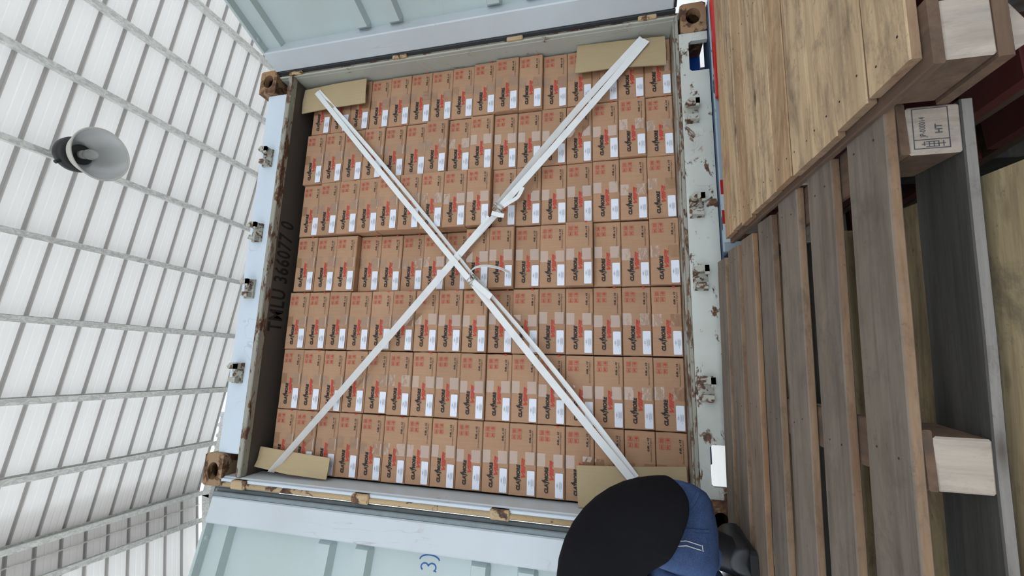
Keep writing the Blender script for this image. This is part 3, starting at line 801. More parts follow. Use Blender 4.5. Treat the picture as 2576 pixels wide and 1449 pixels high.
# ------------------------------------------------------------------ kraft sheets under the strap ends
def sheet(name, pts, label, th=0.006):
    """bent corrugated sheet: rows of 3D points, given thickness towards the boxes"""
    mb = MB(); nr, nc = len(pts), len(pts[0])
    fr = [Vector(p) for row in pts for p in row]; bk = [p + Vector((0, th, 0)) for p in fr]
    v = fr + bk; N = nr * nc; f = []
    for r_ in range(nr - 1):
        for c_ in range(nc - 1):
            a = r_ * nc + c_; f.append((a, a + 1, a + nc + 1, a + nc)); f.append((N + a, N + a + nc, N + a + nc + 1, N + a + 1))
    ring = list(range(nc)) + [r_ * nc + nc - 1 for r_ in range(1, nr)] + [(nr - 1) * nc + c_ for c_ in range(nc - 2, -1, -1)] + [r_ * nc for r_ in range(nr - 2, 0, -1)]
    for i in range(len(ring)):
        a, b = ring[i], ring[(i + 1) % len(ring)]; f.append((a, N + a, N + b, b))
    mb.add(v, f); o = mb.build(name, M['kraft']); smooth_by_angle(o, 30)
    return tag(o, label, 'cardboard', 'kraft corner sheets')
sheet('cardboard_sheet', [[(1.138, 0.106, 2.352), (1.148, 0.100, 2.13), (1.152, 0.100, 1.91)], [(1.056, 0.100, 2.355), (1.066, 0.094, 2.13), (1.068, 0.094, 1.905)], [(0.970, 0.100, 2.352), (0.978, 0.092, 2.14), (0.984, 0.094, 1.900)]],
      'yellowish cardboard sheet under the strap at the top left corner of the carton stack')
sheet('cardboard_sheet', [[(-1.030, 0.108, 2.354), (-1.044, 0.104, 2.14), (-1.058, 0.106, 1.912)], [(-1.095, 0.098, 2.354), (-1.100, 0.094, 2.14), (-1.106, 0.098, 1.91)], [(-1.128, 0.080, 2.354), (-1.148, 0.072, 2.14), (-1.160, 0.090, 1.912)]],
      'folded cardboard sheet under the thin strap end at the bottom left carton corner')
sheet('cardboard_sheet', [[(1.166, 0.104, 0.628), (1.154, 0.100, 0.40), (1.146, 0.104, 0.178)], [(1.084, 0.096, 0.632), (1.074, 0.090, 0.40), (1.060, 0.096, 0.176)], [(0.998, 0.100, 0.640), (0.992, 0.092, 0.41), (0.976, 0.098, 0.178)]],
      'yellowish cardboard sheet under the strap at the top right carton corner')
sheet('cardboard_sheet', [[(-0.992, 0.100, 0.632), (-0.980, 0.098, 0.40), (-0.962, 0.100, 0.165)], [(-1.080, 0.092, 0.630), (-1.070, 0.090, 0.40), (-1.060, 0.094, 0.162)], [(-1.166, 0.092, 0.624), (-1.164, 0.088, 0.40), (-1.160, 0.092, 0.162)]],
      'creased cardboard sheet beside the crouching person')

# ------------------------------------------------------------------ lashing straps
SY = 0.078
def lerp(a, b, t): return tuple(a[i] + (b[i] - a[i]) * t for i in range(3))
def run(mb, a, b, w, n=24, sag=0.0, twist0=0.0, twist1=0.0, off=0.0):
    a, b = Vector(a), Vector(b); d = (b - a).normalized(); side = Vector((d.z, 0, -d.x)).normalized()
    pts = []; wd = []
    for i in range(n + 1):
        t = i / n; p = a.lerp(b, t) + side * (off + sag * math.sin(math.pi * t))
        tw = twist0 + (twist1 - twist0) * t
        pts.append(p); wd.append(side * math.cos(tw) + Vector((0, 1, 0)) * math.sin(tw))
    mb.ribbon(pts, wd, w, 0.0022)
def buckle(parent, at, d):
    """wire buckle: a bent frame with a cross bar"""
    d = Vector(d).normalized(); s = Vector((d.z, 0, -d.x)).normalized(); at = Vector(at); up = Vector((0, -1, 0)); mb = MB()
    q = [(-.020, -.022), (.022, -.022), (.022, .022), (-.020, .022), (-.020, -.022)]
    mb.tube([at + d * a + s * b + up * 0.004 for a, b in q], 0.0022, 8)
    mb.tube([at + s * -.024 + up * 0.008, at + s * .024 + up * 0.008], 0.0022, 8)
    mb.tube([at + d * .014 + s * -.026 + up * .008, at + d * .014 + s * .026 + up * .008], 0.0022, 8)
    return mb.build('buckle', M['steel'], parent, True)
A1, K1, B1 = (1.106, 0.092, 2.246), (-0.132, SY - 0.008, 1.158), (-1.03, 0.082, 0.380)
s1 = tag(empty('lashing_strap', B1), 'white strap running from the upper left carton corner down to the person', 'strap', 'white lashing straps')
def world_child(mb, name, mat, root, smooth=False):
    for i, p in enumerate(mb.v): mb.v[i] = tuple(Vector(p) - root.location)
    return mb.build(name, mat, root, smooth)
mb = MB(); run(mb, A1, K1, 0.030, off=0.010, sag=0.004); run(mb, K1, B1, 0.034, off=0.008, sag=0.003)
world_child(mb, 'webbing', M['strap'], s1)
mb = MB(); run(mb, (1.100, 0.096, 2.252), (-0.13, SY + 0.008, 1.156), 0.026, off=-0.014, sag=-0.012, twist0=0.1, twist1=0.9)
run(mb, (-0.13, SY + 0.008, 1.156), (-1.03, 0.088, 0.385), 0.028, off=-0.016, sag=-0.016, twist0=0.9, twist1=0.2)
world_child(mb, 'return_webbing', M['strap'], s1)
dK = Vector(B1) - Vector(A1)
b_ = buckle(None, K1, dK); b_.parent = s1; b_.location = -s1.location
def tail(pts, wd, w, root):
    mb = MB(); P_ = [Vector(p) for p in pts]; Q = []
    for i in range(len(P_) - 1):                       # Catmull-Rom
        p0, p1, p2, p3 = P_[max(i - 1, 0)], P_[i], P_[i + 1], P_[min(i + 2, len(P_) - 1)]
        for k in range(6):
            t = k / 6; Q.append(0.5 * ((2 * p1) + (p2 - p0) * t + (2 * p0 - 5 * p1 + 4 * p2 - p3) * t * t + (3 * p1 - p0 - 3 * p2 + p3) * t ** 3))
    Q.append(P_[-1]); mb.ribbon(Q, [wd] * len(Q), w, 0.0018)
    return world_child(mb, 'loose_tail', M['strap'], root)
tail([(-0.125, 0.066, 1.166), (-0.098, 0.040, 1.160), (-0.078, 0.020, 1.130), (-0.070, 0.020, 1.075), (-0.080, 0.030, 1.010), (-0.102, 0.045, 0.957)], (0.75, 1.0, 0.12), 0.026, s1)
tail([(-0.140, 0.060, 1.150), (-0.178, 0.050, 1.105), (-0.225, 0.038, 1.045)], (-0.6, 0.3, 0.75), 0.030, s1)

A2, K2, B2 = (-1.149, 0.078, 2.238), (0.247, SY - 0.014, 1.034), (1.125, 0.084, 0.275)
s2 = tag(empty('lashing_strap', B2), 'white strap rising from the lower left carton corner to the upper right', 'strap', 'white lashing straps')
mb = MB(); run(mb, A2, (0.20, SY + 0.004, 1.075), 0.036, off=-0.004, twist0=1.1, twist1=0.12, sag=0.004); run(mb, K2, B2, 0.036, off=0.006, sag=0.006)
world_child(mb, 'webbing', M['strap'], s2)
mb = MB(); run(mb, (0.05, SY + 0.010, 1.22), (0.247, SY + 0.002, 1.038), 0.028, off=0.012, twist1=0.7); run(mb, (0.247, SY + 0.004, 1.040), (1.13, 0.088, 0.28), 0.032, off=-0.016, sag=-0.014, twist0=1.0, twist1=0.1)
world_child(mb, 'return_webbing', M['strap'], s2)
b_ = buckle(None, K2, Vector(B2) - Vector(A2)); b_.parent = s2; b_.location = -s2.location
tail([(0.250, 0.064, 1.012), (0.272, 0.052, 0.965), (0.296, 0.050, 0.925), (0.345, 0.048, 0.900)], (0.72, -0.1, 0.66), 0.019, s2)
tail([(0.222, 0.062, 1.066), (0.206, 0.050, 1.030), (0.196, 0.046, 0.995)], (0.8, -0.1, 0.15), 0.022, s2)

# ------------------------------------------------------------------ trailer under the container
tr = tag(empty('trailer_chassis', (0, 0, GROUND)), 'dark blue trailer rear beam under the container sill', 'trailer')
def tpart(mb, name, mat, par=None, smooth=False):
    for i, p in enumerate(mb.v): mb.v[i] = (p[0], p[1], p[2] - GROUND)
    return mb.build(name, mat, par or tr, smooth)
mb = MB(); mb.cbox(-1.16, 1.20, -0.012, 0.11, -0.14, -0.003, 0.006)
beam = tpart(mb, 'rear_beam', M['blue'])
mb = MB(); mb.cbox(-0.07, 1.20, -0.085, -0.012, -0.12, -0.003, 0.005); tpart(mb, 'bumper_box', M['blue'], beam)
mb = MB(); mb.cbox(-0.07, 1.20, -0.100, -0.084, -0.12, 0.011, 0.004); tpart(mb, 'bumper_edge', M['blue_worn'], beam)
for k, (x0, x1) in enumerate([(0.245, 0.18), (0.18, 0.11), (0.11, 0.05), (0.05, -0.03)]):
    mb = MB(); mb.box(x1, x0, -0.1025, -0.1005, -0.035, 0.009); tpart(mb, 'reflector_strip', M['tape_red'] if k % 2 == 0 else M['tape_white'], beam)
for x in (-0.45, 0.45):
    mb = MB(); mb.cbox(x - 0.07, x + 0.07, 0.11, 6.0, -0.30, -0.003, 0.008); tpart(mb, 'frame_rail', M['blue'])
for yv in (1.2, 2.5, 3.8, 5.1):
    mb = MB(); mb.cbox(-1.15, 1.15, yv - 0.05, yv + 0.05, -0.14, -0.003, 0.006); tpart(mb, 'cross_beam', M['blue'])
for x in (-0.86, 0.86, -0.29, 0.29):
    mb = MB(); mb.cbox(x - 0.27, x + 0.27, 0.80, 0.812, GROUND + 0.10, -0.17, 0.003); tpart(mb, 'blocker_panel', M['tyre'])  # added panels that block the bright ground under the container
for yv in (1.55, 2.85):
    mb = MB(); mb.tube([(-1.0, yv, GROUND + 0.5), (1.0, yv, GROUND + 0.5)], 0.06, 16); tpart(mb, 'axle', M['black'], None, True)
    for x in (-0.98, 0.98):
        mb = MB(); mt = Matrix.Translation((x, yv, GROUND + 0.5)) @ Matrix.Rotation(math.pi / 2, 4, 'Y')
        mb.lathe([(0.28, -0.13), (0.44, -0.14), (0.49, -0.11), (0.50, -0.05), (0.485, -0.045), (0.485, -0.035), (0.50, -0.03), (0.50, 0.03), (0.485, 0.035), (0.485, 0.045), (0.50, 0.05), (0.49, 0.11), (0.44, 0.14), (0.28, 0.13)], 48, mt, closed=True)
        w_ = tpart(mb, 'tyre', M['tyre'], None, True)
        mb = MB(); mb.lathe([(0.0, -0.05), (0.10, -0.06), (0.12, -0.02), (0.24, 0.0), (0.29, -0.10), (0.29, 0.10), (0.0, 0.06)], 32, mt); tpart(mb, 'wheel_rim', M['white_paint'], w_, True)
mb = MB(); mb.cbox(1.235, 1.42, -0.10, -0.02, -0.20, 0.09, 0.01); mb.cbox(0.62, 1.42, -0.135, -0.106, -0.16, 0.009, 0.004); tpart(mb, 'tail_lamp_panel', M['red'], beam)
mb = MB(); mb.cbox(0.96, 1.085, 0.19, 0.30, -0.003, 0.072, 0.006); tpart(mb, 'blue_stand_in', M['blue_bright'], tr)  # blue box added for the distant blue shape behind the sill notch
mb = MB(); mb.cbox(0.80, 1.14, 0.38, 0.41, -0.13, 0.108, 0.003); tpart(mb, 'added_notch_backing', M['black'], tr)  # black plate added so the view through the sill notch stays dark

# ------------------------------------------------------------------ pallets
def plank_mesh(name, L, Wd, T, mats, seed=0, c=0.002):
    """board along x with slightly uneven sawn edges; mats = (faces, sawn long edges)"""
    rr = random.Random(seed); n = 6; mb = MB(); rings = []
    for i in range(n + 1):
        x = -L / 2 + L * i / n; a = rr.uniform(-0.0015, 0.0015); b = rr.uniform(-0.0015, 0.0015); h = rr.uniform(-0.0005, 0.0)
        y0, y1, z0, z1 = -Wd / 2 + a, Wd / 2 + b, -T, h
        rings.append([(x, y0 + c, z1), (x, y1 - c, z1), (x, y1, z1 - c), (x, y1, z0 + c), (x, y1 - c, z0), (x, y0 + c, z0), (x, y0, z0 + c), (x, y0, z1 - c)])
    mb.loft(rings, True, True)
    me = mb.mesh(name, list(mats))
    for p in me.polygons:
        if abs(p.normal.y) > 0.9 or abs(p.normal.x) > 0.9: p.material_index = 1
    return me
def pallet(name, loc, rot, L, D, decks, T, block_h, mats, label, group=None, blocks_x=(0.05, 0.5, 0.95), seed=1, blk=(0.082, 0.11), skew=0.0, hS=0.020, bshift=0.0, nails=False):
    """block pallet; origin at its base centre. decks = list of (y centre, width); mats = deck, deck edge, stringer, bottom board, block, block end"""
    hT = T; hB = 0.017
    H = hT + hS + block_h + hB
    root = tag(empty(name, loc, rot), label, 'pallet', group)
    rr = random.Random(seed); dm, de, sm, bo, bm_, be = mats
    cache = {}
    for i, (yc, w) in enumerate(decks):
        key = (round(w, 3), i % 3)
        if key not in cache: cache[key] = plank_mesh('deck_board', L, w, hT, (dm, de), seed * 10 + i)
        link('deck_board', cache[key], root, (rr.uniform(-0.006, 0.006) - skew * (yc + D / 2), yc, H - rr.uniform(0, 0.001)), (0, 0, rr.uniform(-0.003, 0.003)))
    sw = blk[0] + 0.01
    if nails:
        nm_ = MB(); nm_.lathe([(0, 0.0006), (0.0018, 0.0005), (0.0022, -0.001)], 8); nme = nm_.mesh('nail_head', M['nail'])
        for o in [c for c in root.children if c.name.startswith('deck_board')]:
            for nx in (-L / 2 + sw / 2, 0.0, L / 2 - sw / 2):
                for ny in (-0.026, 0.026): link('nail_head', nme, o, (nx + rr.uniform(-0.012, 0.012), ny + rr.uniform(-0.008, 0.008), 0.0))
    stm = plank_mesh('stringer_board', D, sw, hS, (sm, sm), seed * 10 + 7)
    bx = [(-L / 2 + L * q) for q in blocks_x]
    bx[0] = -L / 2 + sw / 2; bx[-1] = L / 2 - sw / 2; bx = [x - bshift for x in bx]
    for x in bx: link('stringer_board', stm, root, (x - skew * D / 2, 0, H - hT - 0.001), (0, 0, math.pi / 2 + skew))
    mbk = MB(); mbk.cbox(-blk[0] / 2, blk[0] / 2, -blk[1] / 2, blk[1] / 2, 0, block_h - 0.001, 0.003); bme = mbk.mesh('block', [bm_, be])
    for p in bme.polygons:
        if abs(p.normal.y) > 0.5: p.material_index = 1  # sides browner than the ends: shading and dirt put into the colour
    by = [-D / 2 + blk[1] / 2, 0, D / 2 - blk[1] / 2]
    for x in bx:
        for yb in by: link('block', bme, root, (x - skew * (yb + D / 2), yb, hB))
    btm = plank_mesh('bottom_board', L, blk[1], hB, (bo, M['woodGrey'] if bo is M['woodDark'] else bo), seed * 10 + 9)
    for yb in by: link('bottom_board', btm, root, (-bshift - skew * (yb + D / 2), yb, hB))
    return root, H

# grey-topped pallet nearest the doors' left side: seven boards
ZB = 0.042
DPB = 1.115
DB = [(0.5 * DPB - 0.060 - 0.1665 * k, (0.120, 0.128, 0.118, 0.108, 0.112, 0.104, 0.112)[k]) for k in range(7)]
LB = 1.07
CXB, CYB = -0.622, -0.634
HB_ = 0.017 + 0.012 + 0.069 + 0.017
matB = (M['woodB'], M['woodEdge'], M['woodBrown'], M['woodDark'], M['woodBrown'], M['blockEnd'])
palB, _ = pallet('pallet', (CXB, CYB, ZB - HB_), (0, 0, -0.085), LB, DPB, DB, 0.017, 0.069, matB,
                 'grey weathered pallet with seven gapped boards and a stamped pale block', 'pallets stacked behind the container', seed=3, nails=True, hS=0.012, skew=0.07, blk=(0.076, 0.11))
# treatment stamp on its corner block, facing the camera
mt = Matrix.Translation((LB / 2 - 0.046, -DPB / 2 - 0.0006, 0.017)) @ Matrix(((1, 0, 0, 0), (0, 0, -1, 0), (0, 1, 0, 0), (0, 0, 0, 1)))
mb = MB()
def rect(x0, y0, x1, y1): mb.add([tuple(mt @ Vector(p)) for p in ((x0, y0, 0), (x1, y0, 0), (x1, y1, 0), (x0, y1, 0))], [(0, 1, 2, 3)])
for a in ((-0.031, 0.016, 0.033, 0.0172), (-0.031, 0.061, 0.033, 0.0622), (-0.031, 0.016, -0.0298, 0.062), (0.0318, 0.016, 0.033, 0.062), (-0.0172, 0.016, -0.016, 0.062)): rect(*a)
text_mb('JP-000014', 0.011, sx=0.72, mtx=mt @ Matrix.Translation((-0.013, 0.046, 0)), mb=mb)
text_mb('HT', 0.013, sx=0.85, bold=0.0002, mtx=mt @ Matrix.Translation((-0.008, 0.025, 0)), mb=mb)
for k in range(5): rect(-0.0285 + 0.0005 * k, 0.024 + 0.006 * k, -0.0195 - 0.0007 * (k % 2), 0.0252 + 0.006 * k)
rect(-0.0242, 0.022, -0.0232, 0.052); rect(-0.0285, 0.030, -0.0275, 0.047); rect(-0.0205, 0.030, -0.0195, 0.047)
st = mb.build('treatment_stamp', M['stamp_ink'], palB)

# yellow close-boarded pallet on the next stack
ZA = 0.066
LA, DPA = 1.16, 0.995
DA = [(0.5 * DPA - 0.0485 - 0.0985 * k, 0.0955) for k in range(10)]
HA_ = 0.015 + 0.014 + 0.056 + 0.017
matA = (M['woodA'], M['woodEdge'], M['woodBrown'], M['woodBrown'], M['woodBrown'], M['blockEnd'])
palA, _ = pallet('pallet', (0.462, -0.887, ZA - HA_), (0, 0, -0.05), LA, DPA, DA, 0.015, 0.056, matA,
                 'pale yellow pallet of close-set boards with boot marks', 'pallets stacked behind the container', seed=5, nails=True, blk=(0.084, 0.11), hS=0.014, bshift=0.014)
mb = MB(); mb.prism([(0.037, 0.013), (0.007, 0.017), (-0.036, 0.0), (-0.008, -0.029)], -0.006, 0.006)
sb = mb.build('splintered_board', M['blockEnd'], palA, loc=(-0.544, -0.471, -0.016), rot=(math.radians(-39), 0, math.radians(-33))); sb['label'] = 'pale splintered board end under the pallet'
# lower pallets of both stacks
zt = ZB - HB_ - 0.006
DC = [(0.5 * 1.13 - 0.065 - 0.1665 * k, 0.128) for k in range(7)]
rng = random.Random(12)
matC = (M['woodC'], M['woodC'], M['woodBrown'], M['woodBrown'], M['woodDark'], M['woodDark'])
first = None
def copy_tree(o, parent=None):
    c_ = o.copy(); COL.objects.link(c_); c_.parent = parent
    for ch in o.children: copy_tree(ch, c_)
    return c_
hp_ = 0.022 + 0.020 + 0.075 + 0.017
n_lower = 9
hp_ = (zt - GROUND) / n_lower
z = zt - hp_
for k in range(n_lower):
    nm = '%s pallet from the top of the grey weathered stack' % ORD[k + 1] if k else 'mottled pale pallet directly below the grey weathered pallet'
    if first is None:
        first, hh = pallet('pallet', (-0.775, -0.60, z), (0, 0, 0), 1.14, 1.13, DC, 0.022, hp_ - 0.022 - 0.020 - 0.017 - 0.004, matC, nm, 'pallets stacked behind the container', seed=8)
        o = first
    else:
        o = copy_tree(first); o['label'] = nm
    o.location = (-0.775 + (0 if k == 0 else rng.uniform(-0.03, 0.03)), (-0.70 if k == 0 else -0.62 + rng.uniform(-0.03, 0.03)), z)
    o.rotation_euler = (0, 0, -0.10 if k == 0 else rng.uniform(-0.03, 0.03))
    z -= hp_
zt = ZA - HA_ - 0.004; hq = (zt - GROUND) / n_lower; z = zt - hq
firstA = None
matD = (M['woodRed'], M['woodRed'], M['woodBrown'], M['woodDark'], M['woodDark'], M['woodDark'])
for k in range(n_lower):
    nm = '%s pallet from the top of the pale yellow stack' % ORD[k + 1] if k else 'dark red painted pallet directly below the pale yellow pallet'
    if k == 0:
        o, hh = pallet('pallet', (0.50, -0.84, z), (0, 0, 0.0), 1.10, 1.05, [(0.5 * 1.05 - 0.07 - 0.152 * j, 0.138) for j in range(7)], 0.022, hq - 0.022 - 0.020 - 0.017 - 0.004,
                   (M['woodRed'], M['woodRed'], M['woodRed'], M['woodRed'], M['woodDark'], M['woodDark']), nm, 'pallets stacked behind the container', seed=11)
    elif firstA is None:
        firstA, hh = pallet('pallet', (0.50, -0.80, z), (0, 0, 0), 1.12, 1.10, DC, 0.022, hq - 0.022 - 0.020 - 0.017 - 0.004, matD, nm, 'pallets stacked behind the container', seed=9)
        o = firstA
    else:
        o = copy_tree(firstA); o['label'] = nm
    o.location = (0.50 + (0.02 if k == 0 else rng.uniform(-0.02, 0.02)), (-0.84 if k == 0 else -0.80 + rng.uniform(-0.02, 0.02)), z)
    o.rotation_euler = (0, 0, 0.0 if k == 0 else rng.uniform(-0.03, 0.03))
    z -= hq

# ------------------------------------------------------------------ crouching person
def skin_mesh(name, verts, edges, radii, root_i, sub=2):
    me = bpy.data.meshes.new(name); me.from_pydata([tuple(v) for v in verts], edges, [])
    ob = bpy.data.objects.new(name, me); COL.objects.link(ob)
    ob.modifiers.new('skin', 'SKIN'); sd = ob.modifiers.new('subsurf', 'SUBSURF'); sd.levels = sub; sd.render_levels = sub
    for i, r_ in enumerate(radii): me.skin_vertices[0].data[i].radius = (r_, r_) if not isinstance(r_, tuple) else r_
    me.skin_vertices[0].data[root_i].use_root = True
    dg = bpy.context.evaluated_depsgraph_get(); dg.update()
    out = bpy.data.meshes.new_from_object(ob.evaluated_get(dg)); bpy.data.objects.remove(ob)
    for p in out.polygons: p.use_smooth = True
    return out
def chain(bones):
    """bones: dict name -> (pos, radius, parent)"""
    ks = list(bones); return [bones[k][0] for k in ks], [(ks.index(bones[k][2]), ks.index(k)) for k in ks if bones[k][2]], [bones[k][1] for k in ks]
body = {
 'pelvis': ((-1.02, -0.455, 0.285), 0.085, None), 'belly': ((-1.06, -0.43, 0.40), 0.085, 'pelvis'), 'chest': ((-1.17, -0.37, 0.485), 0.11, 'belly'),
 'upper': ((-1.33, -0.30, 0.52), 0.105, 'chest'), 'neck': ((-1.47, -0.24, 0.52), 0.050, 'upper'), 'skull': ((-1.56, -0.20, 0.50), 0.085, 'neck'), 'crown': ((-1.64, -0.16, 0.475), 0.075, 'skull'),
 'shr': ((-1.27, -0.19, 0.50), 0.060, 'upper'), 'elr': ((-1.17, -0.08, 0.38), 0.045, 'shr'), 'wrr': ((-1.09, -0.01, 0.33), 0.030, 'elr'), 'palmr': ((-1.065, 0.025, 0.325), 0.032, 'wrr'),
 'shl': ((-1.43, -0.40, 0.47), 0.060, 'upper'), 'ell': ((-1.48, -0.24, 0.32), 0.045, 'shl'), 'wrl': ((-1.36, -0.10, 0.30), 0.030, 'ell'), 'palml': ((-1.32, -0.07, 0.305), 0.032, 'wrl'),
 'hipr': ((-0.965, -0.44, 0.25), 0.070, 'pelvis'), 'kneer': ((-1.03, -0.13, 0.40), 0.058, 'hipr'), 'calfr': ((-1.05, -0.25, 0.25), 0.054, 'kneer'), 'anr': ((-1.12, -0.36, 0.12), 0.040, 'calfr'), 'toer': ((-1.125, -0.20, 0.078), 0.034, 'anr'),
 'hipl': ((-1.08, -0.45, 0.25), 0.070, 'pelvis'), 'kneel': ((-1.30, -0.16, 0.38), 0.058, 'hipl'), 'calfl': ((-1.25, -0.28, 0.24), 0.054, 'kneel'), 'anl': ((-1.25, -0.38, 0.12), 0.040, 'calfl'), 'toel': ((-1.26, -0.22, 0.078), 0.034, 'anl'),
}
v, e, r_ = chain(body)
me = skin_mesh('person', v, e, r_, 0); me.materials.append(M['skin'])
person = link('person', me); tag(person, 'crouching person in black shirt and blue jeans bent over at the picture bottom', 'person')
def fingers(palm, d, side, grip):
    d = Vector(d).normalized(); side = Vector(side).normalized(); grip = Vector(grip).normalized(); palm = Vector(palm)
    for k, ln in enumerate((0.062, 0.072, 0.068, 0.052)):
        a = palm + side * (0.026 - 0.0175 * k) + d * 0.02
        pts = [a, a + d * ln * 0.45, a + d * ln * 0.72 + grip * ln * 0.28, a + d * ln * 0.78 + grip * ln * 0.55]
        mb = MB(); mb.tube(pts, [0.0092, 0.0088, 0.0080, 0.0062], 10); mb.build('finger', M['skin'], person, True)
    a = palm + side * 0.026 - d * 0.012
    mb = MB(); mb.tube([a, a + side * 0.026 + d * 0.018 + grip * 0.006, a + side * 0.026 + d * 0.04 + grip * 0.022], [0.0105, 0.0098, 0.0072], 10); mb.build('thumb', M['skin'], person, True)
fingers((-1.065, 0.025, 0.325), (0.4, 0.75, -0.1), (-0.6, 0.2, 0.7), (0.1, 0.1, -1))
fingers((-1.32, -0.07, 0.305), (0.6, 0.6, 0.1), (0.1, -0.1, 1), (0.8, 0.3, -0.4))
# jeans: pelvis and legs, a size larger than the body
jn = {
 'pelvis': ((-1.020, -0.455, 0.285), 0.122, None), 'waist': ((-1.030, -0.445, 0.345), 0.112, 'pelvis'),
 'hipr': ((-0.955, -0.450, 0.262), 0.096, 'pelvis'), 'thr': ((-1.00, -0.29, 0.32), 0.082, 'hipr'), 'kneer': ((-1.03, -0.13, 0.405), 0.068, 'thr'), 'calfr': ((-1.05, -0.25, 0.255), 0.066, 'kneer'), 'anr': ((-1.150, -0.395, 0.135), 0.066, 'calfr'),
 'hipl': ((-1.100, -0.465, 0.262), 0.108, 'pelvis'), 'thl': ((-1.205, -0.36, 0.29), 0.098, 'hipl'), 'kneel': ((-1.30, -0.16, 0.385), 0.068, 'thl'), 'calfl': ((-1.25, -0.28, 0.245), 0.072, 'kneel'), 'anl': ((-1.215, -0.38, 0.140), 0.066, 'calfl'),
}
v, e, r_ = chain(jn)
me = skin_mesh('jeans', v, e, r_, 0); me.materials.append(M['denim']); jeans = link('jeans', me, person)
# shirt: lofted torso ending in an open hem, plus sleeves
def ring_of(c, S, B, n=32, wob=0.0):
    c, S, B = Vector(c), Vector(S), Vector(B)
    return [c + S * math.cos(2 * math.pi * k / n) + B * math.sin(2 * math.pi * k / n) + Vector((0, 0, wob * math.sin(8 * math.pi * k / n))) + (S * math.cos(2 * math.pi * k / n) + B * math.sin(2 * math.pi * k / n)) * 0.022 * math.sin(10 * math.pi * k / n + c.x * 22) for k in range(n)]
spine = [((-1.012, -0.455, 0.334), (0.128, 0.02, -0.042), (0.022, -0.130, -0.068)), ((-1.018, -0.450, 0.356), (0.128, 0.02, -0.022), (0.022, -0.136, -0.060)), ((-1.050, -0.435, 0.415), (0.142, 0, 0.012), (0.02, -0.142, -0.03)),
         ((-1.085, -0.415, 0.440), (0.112, 0, 0.088), (0.0, -0.142, 0.0)), ((-1.135, -0.390, 0.470), (0.072, 0, 0.136), (-0.02, -0.145, 0.02)), ((-1.205, -0.355, 0.500), (0.028, 0, 0.156), (-0.06, -0.148, 0.03)),
         ((-1.30, -0.315, 0.515), (0.0, 0, 0.150), (-0.07, -0.15, 0.02)), ((-1.37, -0.285, 0.52), (0.0, 0, 0.125), (-0.05, -0.12, 0.0)), ((-1.43, -0.258, 0.522), (-0.01, 0, 0.082), (-0.03, -0.075, 0.0)), ((-1.455, -0.247, 0.522), (-0.01, 0, 0.064), (-0.02, -0.058, 0.0))]
mb = MB()
rings = [ring_of(c, S, B, 32, 0.003 if i == 0 else 0) for i, (c, S, B) in enumerate(spine)]
inner = [[p + (Vector(spine[0][0]) - p).normalized() * 0.006 for p in rings[0]], [p + (Vector(spine[1][0]) - p).normalized() * 0.008 for p in rings[1]]]
mb.loft([inner[1], inner[0]] + rings)
for pts, rr_ in (([(-1.31, -0.24, 0.51), (-1.26, -0.18, 0.49), (-1.19, -0.10, 0.40)], [0.082, 0.076, 0.064]), ([(-1.39, -0.36, 0.50), (-1.44, -0.39, 0.46), (-1.48, -0.29, 0.36)], [0.082, 0.076, 0.064])):
    mb.tube(pts, rr_, 20, caps=False)
shirt = mb.build('shirt', M['shirt'], person, True)
ss = shirt.modifiers.new('subsurf', 'SUBSURF'); ss.levels = 1; ss.render_levels = 1
# boots
def boot(anchor, toe, heel):
    a, t_, h_ = Vector(anchor), Vector(toe), Vector(heel)
    d = (t_ - h_); d.z = 0; d.normalize(); s = Vector((-d.y, d.x, 0)); mb = MB(); rings = []
    zf = ZB + 0.001; L = (t_ - h_).length
    for q, w, h in ((0.0, 0.034, 0.055), (0.04, 0.045, 0.075), (0.22, 0.048, 0.09), (0.45, 0.048, 0.080), (0.70, 0.052, 0.060), (0.90, 0.044, 0.050), (1.0, 0.022, 0.038)):
        c = h_ + d * L * q
        rings.append([Vector((c.x, c.y, zf + 0.018)) + s * w * math.cos(2 * math.pi * k / 20) + Vector((0, 0, max(0.0, math.sin(2 * math.pi * k / 20)) * h)) for k in range(20)])
    mb.loft(rings, True, True)
    c0 = h_ + d * L * 0.20
    sh = [[Vector((c0.x, c0.y, zf + 0.055)).lerp(a, q) + s * (0.055 + 0.006 * q) * math.cos(2 * math.pi * k / 20) + d * (0.050 + 0.008 * q) * math.sin(2 * math.pi * k / 20) for k in range(20)] for q in (0, 0.35, 0.7, 1.0)]
    mb.loft(sh)
    o = mb.build('boot', M['boot'], person, True); bs = o.modifiers.new('subsurf', 'SUBSURF'); bs.levels = 1; bs.render_levels = 1
    mb = MB(); out = []
    for q, w in ((0.0, 0.026), (0.04, 0.036), (0.22, 0.037), (0.45, 0.038), (0.7, 0.046), (0.9, 0.040), (1.0, 0.022)): out.append((q, w))
    ring = [h_ + d * L * q + s * w for q, w in out] + [h_ + d * L * q - s * w for q, w in reversed(out)]
    n = len(ring); mb.add([(p.x, p.y, zf) for p in ring] + [(p.x, p.y, zf + 0.022) for p in ring], [tuple(reversed(range(n))), tuple(range(n, 2 * n))] + [(i, (i + 1) % n, (i + 1) % n + n, i + n) for i in range(n)])
    mb.build('sole', M['sole'], o); return o
boot((-1.110, -0.345, 0.160), (-1.13, -0.13, 0.05), (-1.128, -0.405, 0.05))
boot((-1.245, -0.365, 0.150), (-1.27, -0.15, 0.05), (-1.26, -0.42, 0.05))
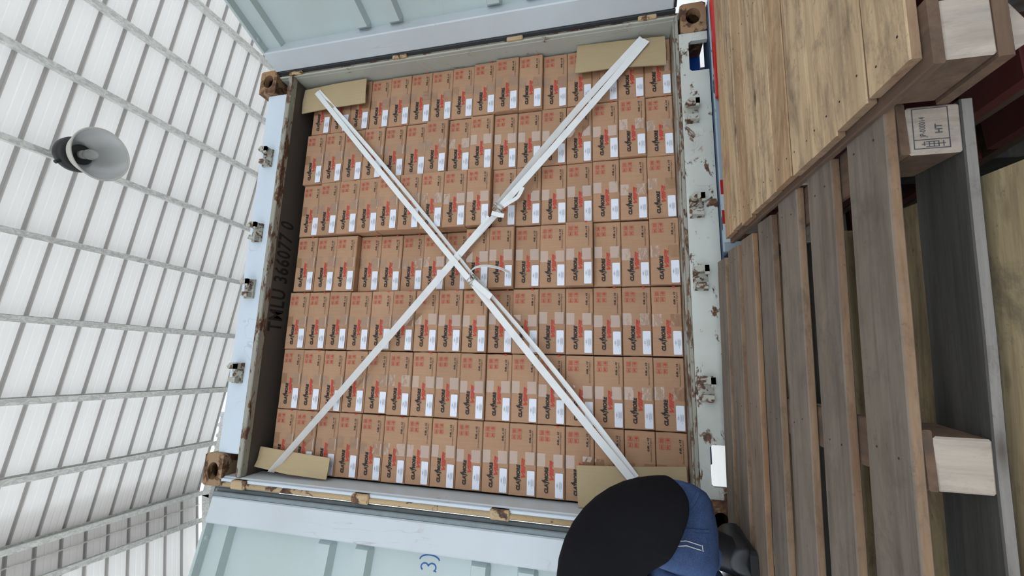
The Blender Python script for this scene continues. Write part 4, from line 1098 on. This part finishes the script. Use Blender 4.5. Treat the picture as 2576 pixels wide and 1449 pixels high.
# hair cap and face, turned to the lower container corner
hd = Vector((-1.60, -0.18, 0.49))
mb = MB(); mb.lathe([(0.0, 0.118), (0.05, 0.108), (0.082, 0.075), (0.096, 0.03), (0.097, -0.01)], 28, Matrix.Translation(hd) @ Matrix.Rotation(math.radians(-62), 4, Vector((0.4, 0.9, 0)).normalized()))
mb.build('hair', M['hair'], person, True)
fd = Vector((0.15, 0.85, -0.45)).normalized(); fs = Vector((0.4, 0.12, 0.9)).normalized()
mb = MB(); c = hd + fd * 0.082; mb.tube([c + fs * 0.0, c + fd * 0.022 - Vector((0, 0, 0.012)), c - Vector((0, 0, 0.03))], [0.008, 0.012, 0.009], 10); mb.build('nose', M['skin'], person, True)
for sgn in (-1, 1):
    mb = MB(); mb.lathe([(0, 0.006), (0.008, 0.004), (0.011, 0)], 14, Matrix.Translation(hd + fd * 0.083 + fs * 0.032 * sgn)); mb.build('eye', M['black'], person, True)
    mb = MB(); mb.tube([hd + fs * 0.088 * sgn, hd + fs * 0.102 * sgn], [0.024, 0.020], 14); mb.build('ear', M['skin'], person, True)
# jeans details drawn on the surface: pockets, belt line, stitching
bpy.context.view_layer.update()
dg = bpy.context.evaluated_depsgraph_get()
def on_jeans(u, v_):
    """point of the jeans' back, found along a ray that runs horizontally into the seat"""
    o = Vector((u, -0.95, v_)); hit, loc, nrm, _ = jeans.ray_cast(o, Vector((0, 1, 0)))
    return (loc + nrm * 0.0025, nrm) if hit else (None, None)
def seam(pts, w, name, mat, n=14):
    P_ = []; N_ = []
    for i in range(len(pts) - 1):
        for k in range(n):
            t = k / n; p, q = on_jeans(pts[i][0] + (pts[i + 1][0] - pts[i][0]) * t, pts[i][1] + (pts[i + 1][1] - pts[i][1]) * t)
            if p: P_.append(p); N_.append(q)
    if len(P_) < 3: return
    mb = MB(); mb.ribbon(P_, [N_[i].cross((P_[min(i + 1, len(P_) - 1)] - P_[max(i - 1, 0)]).normalized()) for i in range(len(P_))], w, 0.0012)
    return mb.build(name, mat, jeans)
for dx in (0.0, -0.012): seam([(-1.035 + dx, 0.310), (-1.032 + dx, 0.265), (-1.044 + dx, 0.222)], 0.0022, 'stitching', M['thread'])
seam([(-1.030, 0.300), (-1.052, 0.300)], 0.0022, 'stitching', M['thread'])
seam([(-1.042, 0.222), (-1.060, 0.220)], 0.0022, 'stitching', M['thread'])
seam([(-0.968, 0.268), (-0.94, 0.235), (-0.912, 0.215)], 0.010, 'pocket_hem', M['denim'])
seam([(-1.005, 0.285), (-1.010, 0.19)], 0.007, 'seat_seam', M['denim'])
